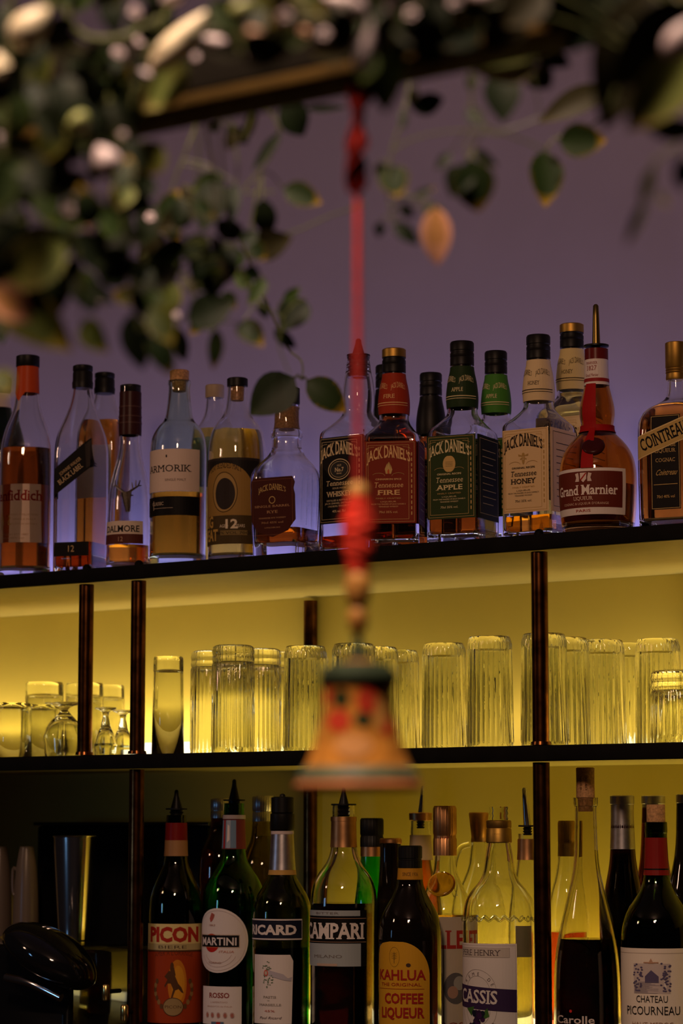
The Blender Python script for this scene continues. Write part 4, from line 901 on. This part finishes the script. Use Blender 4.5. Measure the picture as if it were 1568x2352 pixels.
# ------------------------------------------------------------------ hanging bell
BD = 1.27                                                  # distance of the bell's string from the camera along its view
PB = at_d(822, 1500, BD); mb = BD / F
BX, BY = PB.x, PB.y
zb = lambda py: z_of(py, BX, BY)
PAINT = mat('weathered_ochre_clay', (.50, .20, .03), .8, spec=.1, noise=.3, nscale=90, bump=.3)
GRN = mat('dark_green_glaze', (.030, .045, .024), .7, spec=.2, noise=.4, nscale=120)
z0 = zb(1812)
bell = tag(empty('clay_bell', (BX, BY, z0)), 'painted clay bell hanging on a red cord in front of the shelves', 'bell')
def turn(name, prof, m, parent=bell, it=1, segs=56, cap1=True):
    rr = chaikin([(zb(y) - z0, h * mb, 2) for y, h in prof], it); bm = bmesh.new(); loft(bm, rr, segs, None, True, cap1); return fin(name, bm, parent, m)
outer = [(1514, 12), (1520, 40), (1528, 66), (1545, 80), (1560, 84), (1580, 80), (1620, 80), (1665, 87), (1715, 101), (1752, 116), (1780, 131), (1800, 140), (1812, 142)]
rr = chaikin([(zb(y) - z0, h * mb, 2) for y, h in outer], 2); th = .0022
inn = [(z - .001, max(r - th, .001), 2) for z, r, n in rr[::-1]][1:]
bm = bmesh.new(); loft(bm, rr + [(-.0008, rr[-1][1] - .001, 2)] + inn, 64); body = fin('bell_body', bm, bell, PAINT)
def rbell(z):
    for a, b_ in zip(rr[:-1], rr[1:]):
        if b_[0] <= z <= a[0]: return a[1] + (b_[1] - a[1]) * (a[0] - z) / max(1e-9, a[0] - b_[0])
    return rr[-1][1]
def ringband(name, y0, y1, m, off):
    k = 8; zs = [zb(y0 + (y1 - y0) * i / k) - z0 for i in range(k + 1)]
    q = [(zs[0], rbell(zs[0]) - .0001, 2)] + [(z, rbell(z) + off * math.sin(PI * (i + .6) / (k + 1.2)), 2) for i, z in enumerate(zs)] + [(zs[-1], rbell(zs[-1]) - .0001, 2)]
    bm = bmesh.new(); loft(bm, q, 56, None, False, False); return fin(name, bm, bell, m)
ringband('upper_green_band', 1522, 1578, GRN, .0016); ringband('lower_green_band', 1762, 1794, mat('sage_green_glaze', (.09, .12, .07), .5, noise=.3, nscale=120), .0014); ringband('orange_rim', 1795, 1811, mat('orange_clay_rim', (.55, .19, .06), .6, noise=.25, nscale=90), .0012)
P = Print(.08, .08)
az = rad(35.25) - math.atan((822 - 784) / F)
def dab(x, y, ru, rv, c):
    P.items.append(([((x - 822) * mb + ru * mb * math.cos(2 * PI * i / 20), (zb(y) - z0) + rv * mb * math.sin(2 * PI * i / 20)) for i in range(20)], [tuple(range(20))], P.mi(c), len(P.items)))
RED = (.50, .035, .015); DG = (.025, .035, .012)
for x, y, a, b_, c in ((842, 1612, 24, 30, RED), (778, 1658, 26, 26, RED), (752, 1600, 10, 22, RED), (884, 1668, 14, 24, RED), (783, 1606, 19, 20, DG), (833, 1655, 20, 17, DG), (842, 1606, 8, 9, (.62, .09, .04)), (776, 1652, 8, 8, (.62, .09, .04)), (812, 1715, 44, 26, (.58, .27, .09)), (872, 1640, 12, 40, (.50, .24, .06))):
    dab(x, y, a, b_, c)
def mpb(u, v, o):
    r = rbell(v) + o; t = math.asin(max(-.95, min(.95, u / r))) + az; return Vector((math.sin(t) * r, -math.cos(t) * r, v))
lay(P.items, mpb, 'painted_flowers', body, P.mats, base=.0003, vstep=.004)
turn('green_finial', [(1452, 7), (1462, 11), (1480, 13), (1496, 17), (1512, 26), (1520, 30)], GRN)
WOODB = mat('orange_wood_bead', (.50, .22, .045), .5, noise=.3, nscale=80)
turn('wooden_bead', [(1393, 12), (1400, 21), (1422, 25), (1444, 20), (1454, 12)], WOODB)
turn('wooden_bead', [(1310, 18), (1322, 27), (1345, 31), (1375, 28), (1392, 20), (1397, 14)], WOODB)
turn('wooden_bead', [(1108, 8), (1114, 20), (1130, 24), (1146, 22), (1152, 12)], mat('ochre_bead', (.48, .24, .06), .5, noise=.3, nscale=80))
# knotted red yarn between the beads: many loops around the cord
random.seed(11)
bm = bmesh.new()
for k in range(46):
    f = (k + .5) / 46; y = 1150 + 165 * f; R = mb * (27 + 18 * math.sin(PI * min(1, f * 1.15)) + random.uniform(-4, 4)) * .62; a = random.uniform(0, 2 * PI); tl = random.uniform(-.5, .5)
    tube(bm, [Vector((math.cos(a + t) * R, math.sin(a + t) * R, zb(y) - z0 + tl * R * math.sin(t))) for t in [2 * PI * j / 12 for j in range(12)]], .0023, 6)
loft(bm, chaikin([(zb(1150) - z0, 8 * mb, 2), (zb(1200) - z0, 27 * mb, 2), (zb(1280) - z0, 32 * mb, 2), (zb(1318) - z0, 22 * mb, 2)]), 20)
REDY = mat('red_yarn', (.72, .030, .010), .8, noise=.3, nscale=200)
fin('yarn_tassel', bm, bell, REDY)
bm = bmesh.new(); tube(bm, [Vector((0, 0, zb(y) - z0)) for y in (1125, 900, 700, 430, 175)], 8 * mb, 8); fin('cord', bm, bell, mat('red_cord', (.38, .009, .004), .75, noise=.2, nscale=200))
# twisted ribbon wound around the top of the cord
bm = bmesh.new()
for hw, ph in ((1, 0), (.8, 2.1)):
    prev = None
    for i in range(41):
        f = i / 40; y = 440 - 290 * f; w = (15 + 17 * abs(math.sin(f * 5.2 + .3))) * mb * hw; t = f * 9 + ph
        c = Vector((RT.x, RT.y, 0)) * ((-6 + 22 * f * f) * mb * (1 if f > .6 else .6)); d = Vector((math.cos(t), math.sin(t), 0))
        q = Vector((0, 0, zb(y) - z0)); n = Vector((-d.y, d.x, 0)) * .0009
        vs = [bm.verts.new(q + c + d * w + n), bm.verts.new(q + c - d * w + n), bm.verts.new(q + c - d * w - n), bm.verts.new(q + c + d * w - n)]
        if prev:
            for k in range(4): bm.faces.new((prev[k], prev[(k + 1) % 4], vs[(k + 1) % 4], vs[k]))
        prev = vs
fin('ribbon', bm, bell, mat('dark_red_ribbon', (.11, .003, .002), .7, spec=.1, noise=.3, nscale=120))
# ------------------------------------------------------------------ wooden rail over the bar
zr = z_of(182, BX, BY)
bm = bmesh.new(); WOOD = mat('lit_brown_rail', (.055, .030, .006), .7, spec=.1, noise=.4, nscale=30)  # brown of the rail's underside as lit from below
r = tag(empty('hanging_rail', (BX - .4, BY + .004, zr)), 'dark wooden rail hidden in the garlands, carrying the bell', 'rail')
box(bm, -1.3, 1.0, -.012, .022, .0075, .050, .003); fin('beam', bm, r, mat('unlit_black_beam', (.008, .006, .004), .8, spec=.1), 30)  # black puts the shade of the unlit front into the colour
bm = bmesh.new(); box(bm, -1.3, 1.0, -.014, .020, .001, .0074, .001); fin('lit_underside', bm, r, WOOD, 30)  # added thin strip coloured as the rail's lit underside
for x in (-1.2, .9):
    bm = bmesh.new(); tube(bm, [Vector((x, .004, .050)), Vector((x, .004, 2.75 - zr))], .003, 8); fin('hanger', bm, r, BLKMET)
# ------------------------------------------------------------------ garlands
def leafmat(name, c0, c1, edge):
    m = bpy.data.materials.new(name); m.use_nodes = True; nt = m.node_tree; b = nt.nodes['Principled BSDF']; b.inputs['Roughness'].default_value = .6; b.inputs['Specular IOR Level'].default_value = .2
    uv = nt.nodes.new('ShaderNodeUVMap'); uv.uv_map = 'UVMap'; sx = nt.nodes.new('ShaderNodeSeparateXYZ'); nt.links.new(uv.outputs[0], sx.inputs[0])
    nz = nt.nodes.new('ShaderNodeTexNoise'); nz.inputs['Scale'].default_value = 7; nt.links.new(uv.outputs[0], nz.inputs['Vector'])
    mr = nt.nodes.new('ShaderNodeMath'); mr.operation = 'MULTIPLY_ADD'; nt.links.new(nz.outputs['Fac'], mr.inputs[0]); mr.inputs[1].default_value = .5; nt.links.new(sx.outputs[0], mr.inputs[2])
    rp = nt.nodes.new('ShaderNodeValToRGB'); rp.color_ramp.elements[0].position = edge; rp.color_ramp.elements[1].position = min(1, edge + .22)
    rp.color_ramp.elements[0].color = (*c0, 1); rp.color_ramp.elements[1].color = (*c1, 1); nt.links.new(mr.outputs[0], rp.inputs[0]); nt.links.new(rp.outputs[0], b.inputs['Base Color'])
    return m
LM = [leafmat('dark_leaf', (.004, .009, .0012), (.009, .017, .002), .8), leafmat('yellow_edged_leaf', (.008, .018, .002), (.24, .14, .006), .78),
      leafmat('mid_leaf', (.018, .036, .004), (.07, .09, .008), .75), leafmat('pale_leaf', (.16, .19, .04), (.34, .30, .10), .7),
      leafmat('rusty_leaf', (.42, .20, .07), (.62, .30, .20), .5), leafmat('brown_leaf', (.016, .013, .002), (.03, .022, .003), .8), leafmat('olive_leaf', (.04, .05, .004), (.18, .13, .008), .72)]
PETAL = [mat('cream_petal', (.78, .66, .46), .4), mat('lilac_petal', (.60, .48, .52), .4), mat('pink_petal', (.68, .38, .24), .45), mat('green_bud', (.35, .38, .13), .35)]
STEM = mat('green_stem', (.075, .085, .022), .5, noise=.3)
class Foliage:
    def __init__(s): s.bm = bmesh.new(); s.uv = s.bm.loops.layers.uv.new('UVMap')
    def leaf(s, B, T_, w, mi, fold=.25, curl=.15, roll=0., fat=.8):
        B, T_ = Vector(B), Vector(T_); ax = T_ - B; Ln = ax.length; ax.normalize()
        tow = (C - (B + T_) / 2).normalized(); side = ax.cross(tow).normalized(); side = Matrix.Rotation(roll, 3, ax) @ side; nn = side.cross(ax)
        rows = 9; cols = 4; g = []
        for i in range(rows):
            t = i / (rows - 1); ww = w / 2 * math.sin(PI * t ** fat) ** .8 if 0 < t < 1 else w * .015
            row = []
            for j in range(-cols // 2, cols // 2 + 1):
                q = j / (cols / 2)
                row.append((s.bm.verts.new(B + ax * (Ln * t) + side * (ww * q) + nn * (abs(q) * ww * fold - curl * Ln * (t - .5) ** 2 * 2)), max(abs(q) * .60, (t - .50) * 1.75), t))
            g.append(row)
        for i in range(rows - 1):
            for j in range(cols):
                q = (g[i][j], g[i][j + 1], g[i + 1][j + 1], g[i + 1][j]); f = s.bm.faces.new([e[0] for e in q]); f.material_index = mi
                for lp, e in zip(f.loops, q): lp[s.uv].uv = (e[1], e[2])
    def done(s, parent): return fin('foliage', s.bm, parent, LM, 60, norm=False)
def railpt(px):
    return Vector((x_of(px, BY + .004, zr + .004), BY + .004, zr + .004))
def vine(label, path, d, leaves, petals=(), blossoms=(), stem_w=7, name='leaf_garland', group=None, extra=(), rail=None):
    """path: pixel points of the main stem; leaves: (bx, by, tx, ty, width px, kind[, nearer/farther]); d: distance from the camera"""
    p3 = [at_d(x, y, d + (q[0] if q else 0)) for x, y, *q in path]
    if rail is not None: p3 = [railpt(rail)] + p3
    r = tag(empty(name, p3[0]), label, 'garland', group); o = p3[0]
    bm = bmesh.new(); tube(bm, [p - o for p in spline(p3, 8)], stem_w / 2 * d / F, 7, stem_w / 3.2 * d / F)
    for e in extra:
        q = [at_d(x, y, d) - o for x, y in e]; tube(bm, spline(q, 6), stem_w / 3 * d / F, 6)
    fo = Foliage()
    for k, lf in enumerate(leaves):
        bx, by, tx, ty, w, kind = lf[:6]; dd = d + (lf[6] if len(lf) > 6 else random.uniform(-.03, .03))
        B, T_ = at_d(bx, by, dd), at_d(tx, ty, dd + random.uniform(-.012, .012))
        fo.leaf(B, T_, w * 1.18 * dd / F, kind, roll=random.uniform(-.35, .35), curl=random.uniform(.02, .2))
        # leaf stalk to the nearest point of the stem
        n = min(spline(p3, 8), key=lambda s_: (s_ - B).length)
        if (n - B).length < .10: tube(bm, [n - o, (n + B) / 2 - o + Vector((0, 0, .003)), B - o], 1.6 * d / F, 5)
    bmesh.ops.translate(fo.bm, vec=-o, verts=fo.bm.verts)
    fin('stem', bm, r, STEM); fo.done(r)
    for (bx, by, tx, ty, w, kind) in petals:
        dd = d - .07; B, T_ = at_d(bx, by, dd) - o, at_d(tx, ty, dd) - o; ax = (T_ - B); q = ax.to_track_quat('Z', 'Y').to_matrix(); Ln = ax.length
        bm = bmesh.new(); loft(bm, chaikin([(0, w * dd / F * .08, 2), (Ln * .2, w * dd / F * .30, 2), (Ln * .55, w * dd / F * .5, 2), (Ln * .85, w * dd / F * .42, 2), (Ln, w * dd / F * .08, 2)]), 20)
        for v in bm.verts: v.co = q @ v.co + B
        fin('blossom_bud', bm, r, PETAL[kind])
    for (x, y, rp, kind) in blossoms:
        dd = d + random.uniform(-.04, .02); c = at_d(x, y, dd) - o; bm = bmesh.new()
        for k in range(5):
            a = 2 * PI * k / 5 + x; R = rp * dd / F; ce = c + (RT * math.cos(a) + UP * math.sin(a)) * R * .55
            bmesh.ops.create_uvsphere(bm, u_segments=8, v_segments=6, radius=R * .5, matrix=Matrix.Translation(ce))
        fin('blossom', bm, r, PETAL[kind])
    return r
random.seed(21)
def inside(poly, x, y):
    c = False; j = len(poly) - 1
    for i in range(len(poly)):
        (xi, yi), (xj, yj) = poly[i], poly[j]
        if (yi > y) != (yj > y) and x < (xj - xi) * (y - yi) / (yj - yi) + xi: c = not c
        j = i
    return c
def fill(poly, n, size, kinds, down=.6):
    xs = [p[0] for p in poly]; ys = [p[1] for p in poly]; out = []
    while len(out) < n:
        x, y = random.uniform(min(xs), max(xs)), random.uniform(min(ys), max(ys))
        if not inside(poly, x, y): continue
        a = random.gauss(-PI / 2, 1.1) if random.random() < down else random.uniform(0, 2 * PI); Ln = random.uniform(*size)
        out.append((x - math.cos(a) * Ln / 2, y + math.sin(a) * Ln / 2, x + math.cos(a) * Ln / 2, y - math.sin(a) * Ln / 2, Ln * random.uniform(.45, .62), random.choice(kinds), random.uniform(-.10, .14)))
    return out
KD = [0, 0, 0, 0, 0, 2, 2, 5, 1, 6]
# dense curtain on the left: hanging strands side by side
vine('dense leafy garland strand hanging at the left edge, with a pale long leaf', [(30, -60), (20, 150), (10, 380), (20, 640), (60, 760)], 1.22,
     fill([(-60, -40), (110, -40), (120, 300), (130, 560), (100, 640), (-60, 640)], 46, (70, 130), [0, 0, 2, 5, 6, 2, 0]) + [(150, 555, -10, 665, 105, 3, -.05), (-30, 640, 165, 805, 105, 6, 0), (-25, 665, 75, 735, 74, 4, -.06), (20, 640, 110, 720, 60, 1, -.05), (70, 690, 125, 770, 70, 1, .02), (-20, 560, 40, 640, 70, 3, .02), (-12, 720, 6, 790, 40, 0, .4), (-15, 850, 22, 905, 55, 6, .1)],
     petals=[(112, 20, 28, 105, 88, 0), (-5, 120, 8, 200, 60, 0)], blossoms=[(5, 320, 16, 1)], stem_w=16)
vine('garland strand with a thick pale green stem hanging down the left cluster', [(140, -40), (70, 170), (110, 330), (150, 430), (175, 580), (188, 670)], 1.25,
     fill([(100, -30), (260, -30), (260, 300), (270, 640), (240, 740), (120, 700), (100, 400)], 46, (65, 115), KD) + [(185, 735, 245, 808, 56, 6, .03), (100, 420, 120, 520, 60, 2, -.03)],
     petals=[(200, 300, 165, 265, 62, 3), (225, 335, 262, 400, 70, 1)], blossoms=[(310, 30, 16, 1), (275, 124, 13, 1), (30, 470, 18, 1), (160, 485, 16, 1), (205, 520, 14, 2), (282, 310, 10, 1)], stem_w=26, extra=[[(140, 10), (190, 80), (280, 85), (370, 40)], [(240, 210), (270, 280), (275, 340)]])
vine('garland strand with a glossy cream blossom, left of the rail', [(420, -50), (330, 150), (290, 300), (280, 480), (300, 640), (320, 760)], 1.30,
     fill([(250, -30), (420, -30), (400, 220), (300, 260), (340, 420), (400, 560), (360, 760), (270, 700), (240, 300)], 44, (60, 105), KD) + [(300, 720, 328, 850, 62, 0, .02), (345, 770, 398, 862, 54, 1, .02), (350, 700, 395, 790, 60, 6, 0), (430, 150, 325, 252, 84, 3, -.06), (370, 330, 320, 400, 70, 3, -.02), (290, 420, 270, 480, 50, 3, -.03)],
     petals=[(475, 28, 345, 165, 68, 0), (465, 85, 528, 108, 34, 1), (320, 160, 350, 182, 24, 1), (370, 5, 420, -20, 40, 1)], blossoms=[(322, 95, 15, 1), (510, 118, 11, 1), (548, 105, 12, 1), (310, 690, 13, 1), (268, 122, 12, 1), (450, 132, 10, 1), (232, 690, 14, 1)], stem_w=14)
vine('thin branch with dark leaves hanging under the rail, left of the red cord', [(470, 230), (430, 340), (395, 440), (400, 560), (440, 680), (480, 760)], 1.55,
     [(520, 290, 570, 330, 34, 0), (545, 300, 520, 345, 30, 5), (505, 412, 462, 528, 74, 0), (540, 420, 528, 515, 30, 0), (450, 470, 360, 530, 50, 5), (360, 470, 330, 560, 60, 0), (430, 545, 480, 600, 60, 0), (480, 570, 455, 660, 60, 0), (380, 590, 355, 680, 46, 0), (530, 590, 500, 660, 50, 5), (560, 620, 600, 635, 30, 0), (430, 735, 540, 690, 72, 0), (405, 750, 425, 832, 36, 0), (498, 755, 490, 850, 32, 1), (545, 740, 605, 792, 46, 1), (400, 640, 370, 740, 52, 6), (470, 660, 520, 640, 40, 0), (555, 560, 590, 530, 30, 0), (500, 560, 520, 640, 44, 0), (380, 520, 430, 470, 40, 0), (330, 600, 370, 640, 40, 2)] + fill([(340, 460), (520, 400), (540, 560), (540, 720), (420, 760), (340, 640)], 24, (45, 85), [0, 0, 0, 5, 2, 1]),
     blossoms=[(345, 500, 12, 1), (492, 490, 10, 1), (405, 725, 10, 1)], stem_w=6, rail=440, extra=[[(530, 280), (545, 400), (510, 560)], [(560, 320), (600, 200)]])
vine('sprig of curled leaves reaching right towards the red cord', [(470, 230), (560, 250), (620, 260), (640, 320), (600, 390)], 1.60,
     [(650, 238, 700, 312, 66, 0), (700, 250, 795, 246, 16, 0), (645, 303, 580, 392, 24, 0), (650, 432, 738, 466, 50, 1), (603, 458, 614, 545, 50, 0), (572, 575, 670, 545, 62, 5), (570, 560, 610, 595, 40, 1), (505, 285, 480, 300, 20, 0), (585, 250, 560, 330, 24, 5)],
     stem_w=6, rail=520, extra=[[(610, 545), (680, 530), (760, 495), (840, 470)], [(600, 390), (560, 440), (630, 440)]])
vine('small sprig of broad leaves just right of the dense left cluster', [(520, 480, -.2), (560, 640), (600, 700), (650, 735), (640, 790), (665, 860)], 1.72, rail=500, leaves=
    
     [(700, 685, 645, 758, 64, 0), (630, 758, 680, 800, 28, 0), (598, 690, 612, 732, 24, 0), (560, 735, 605, 790, 44, 1), (575, 660, 540, 620, 36, 2), (610, 640, 570, 700, 30, 2), (650, 690, 690, 660, 22, 2)], stem_w=5)
vine('two large leaves spread like wings over the black-stoppered rye bottle', [(500, 420, -.55), (590, 640, -.2), (655, 790), (692, 830), (693, 872)], 2.25, rail=470, leaves=
    
     [(676, 866, 574, 952, 84, 0), (705, 872, 795, 945, 62, 1), (672, 872, 580, 945, 60, 0, .02), (712, 880, 770, 930, 46, 0, .02)], stem_w=6)
# right side
vine('garland wound round the rail above the red cord', [(420, 80), (560, 60), (720, 40), (850, 60), (1000, 40), (1150, 10)], 1.16,
     fill([(480, -40), (1120, -40), (1090, 90), (960, 130), (860, 130), (700, 120), (520, 130)], 56, (60, 120), [0, 0, 5, 5, 2, 6, 0]) + [(840, 110, 830, 190, 60, 2, -.02), (880, 60, 885, 260, 90, 2, 0), (570, 40, 650, 130, 60, 4, -.03)],
     petals=[(545, 55, 655, 132, 46, 2), (848, 40, 832, 172, 48, 1), (740, -10, 845, 35, 60, 1), (580, 0, 530, 40, 46, 3), (1070, -20, 1130, 5, 50, 1)], blossoms=[(655, 38, 18, 1), (698, 75, 15, 2), (744, 80, 16, 1), (900, 10, 22, 1), (945, 35, 16, 1), (1045, 10, 16, 1), (600, 95, 12, 1), (568, 128, 9, 1), (625, 20, 12, 0)], stem_w=12)
vine('slim branch with single leaves drooping right of the red cord', [(950, 120), (930, 250), (900, 345), (890, 430), (905, 520)], 1.45,
     [(945, 245, 1022, 228, 46, 0), (925, 250, 927, 296, 20, 0), (955, 200, 940, 240, 22, 5), (893, 380, 918, 455, 62, 1), (950, 452, 1000, 430, 15, 1), (875, 510, 868, 545, 22, 0), (903, 512, 962, 560, 32, 0), (1000, 475, 1004, 610, 62, 4), (985, 470, 1010, 520, 40, 1), (920, 470, 950, 500, 24, 0), (860, 385, 890, 400, 30, 6)],
     stem_w=6, rail=950, extra=[[(900, 345), (960, 315), (1060, 300), (1150, 310)], [(905, 455), (960, 455), (1000, 470)]])
vine('leaf sprig with a pale green blossom in the middle of the right side', [(1060, 60), (1080, 170), (1090, 260), (1140, 300), (1190, 290), (1240, 270)], 1.40,
     [(1075, 250, 1110, 292, 34, 0), (1150, 165, 1155, 280, 74, 0), (1085, 170, 1080, 210, 26, 0), (1220, 150, 1262, 205, 60, 5), (1225, 110, 1312, 152, 44, 0), (1080, 365, 1098, 488, 88, 1), (1036, 350, 1000, 390, 22, 0), (1088, 345, 1142, 382, 24, 0), (1070, 380, 1035, 450, 60, 0), (1120, 80, 1060, 150, 60, 2), (1180, 60, 1230, 90, 50, 5), (1010, 100, 1040, 170, 60, 5), (1100, 110, 1140, 60, 60, 0)],
     petals=[(1085, 155, 1235, 135, 105, 3), (1230, 150, 1190, 110, 60, 1)], stem_w=7, rail=1060, extra=[[(1090, 300), (1070, 340), (1080, 370)], [(1140, 300), (1220, 330), (1250, 350)]])
vine('pair of round dark leaves with yellow tips hanging on the right', [(1440, 160, -.2), (1390, 260), (1330, 300), (1275, 318), (1255, 345)], 1.62, rail=1440, leaves=
    
     [(1252, 345, 1252, 474, 72, 1), (1282, 322, 1392, 322, 68, 1), (1395, 198, 1236, 278, 56, 5, .0)], stem_w=6)
vine('garland of very large leaves at the upper right corner', [(1600, -40), (1520, 60), (1450, 120), (1400, 250)], 1.12,
     [(1500, -30, 1386, 292, 150, 5), (1590, 10, 1400, 200, 130, 5), (1470, 40, 1580, 130, 90, 0, .05), (1600, 120, 1440, 300, 110, 3, -.03), (1600, 300, 1475, 290, 50, 6), (1440, -20, 1300, 40, 110, 0, .05), (1340, -20, 1240, 60, 100, 5, .05), (1420, -30, 1380, 120, 110, 0, .04), (1250, -30, 1160, 60, 90, 5, .04), (1550, -20, 1480, 70, 90, 5, .04), (1380, 20, 1300, 120, 60, 0, .05), (1200, 20, 1110, 110, 90, 5, .05)],
     petals=[(1600, 40, 1530, 130, 70, 1)], stem_w=14)
vine('thin yellowish blades hanging near the right edge', [(1560, 330), (1500, 380), (1480, 450)], 1.10,
     [(1500, 380, 1470, 480, 26, 6), (1482, 460, 1436, 565, 22, 6), (1568, 360, 1566, 440, 40, 0), (1510, 440, 1530, 470, 16, 6)], stem_w=9)
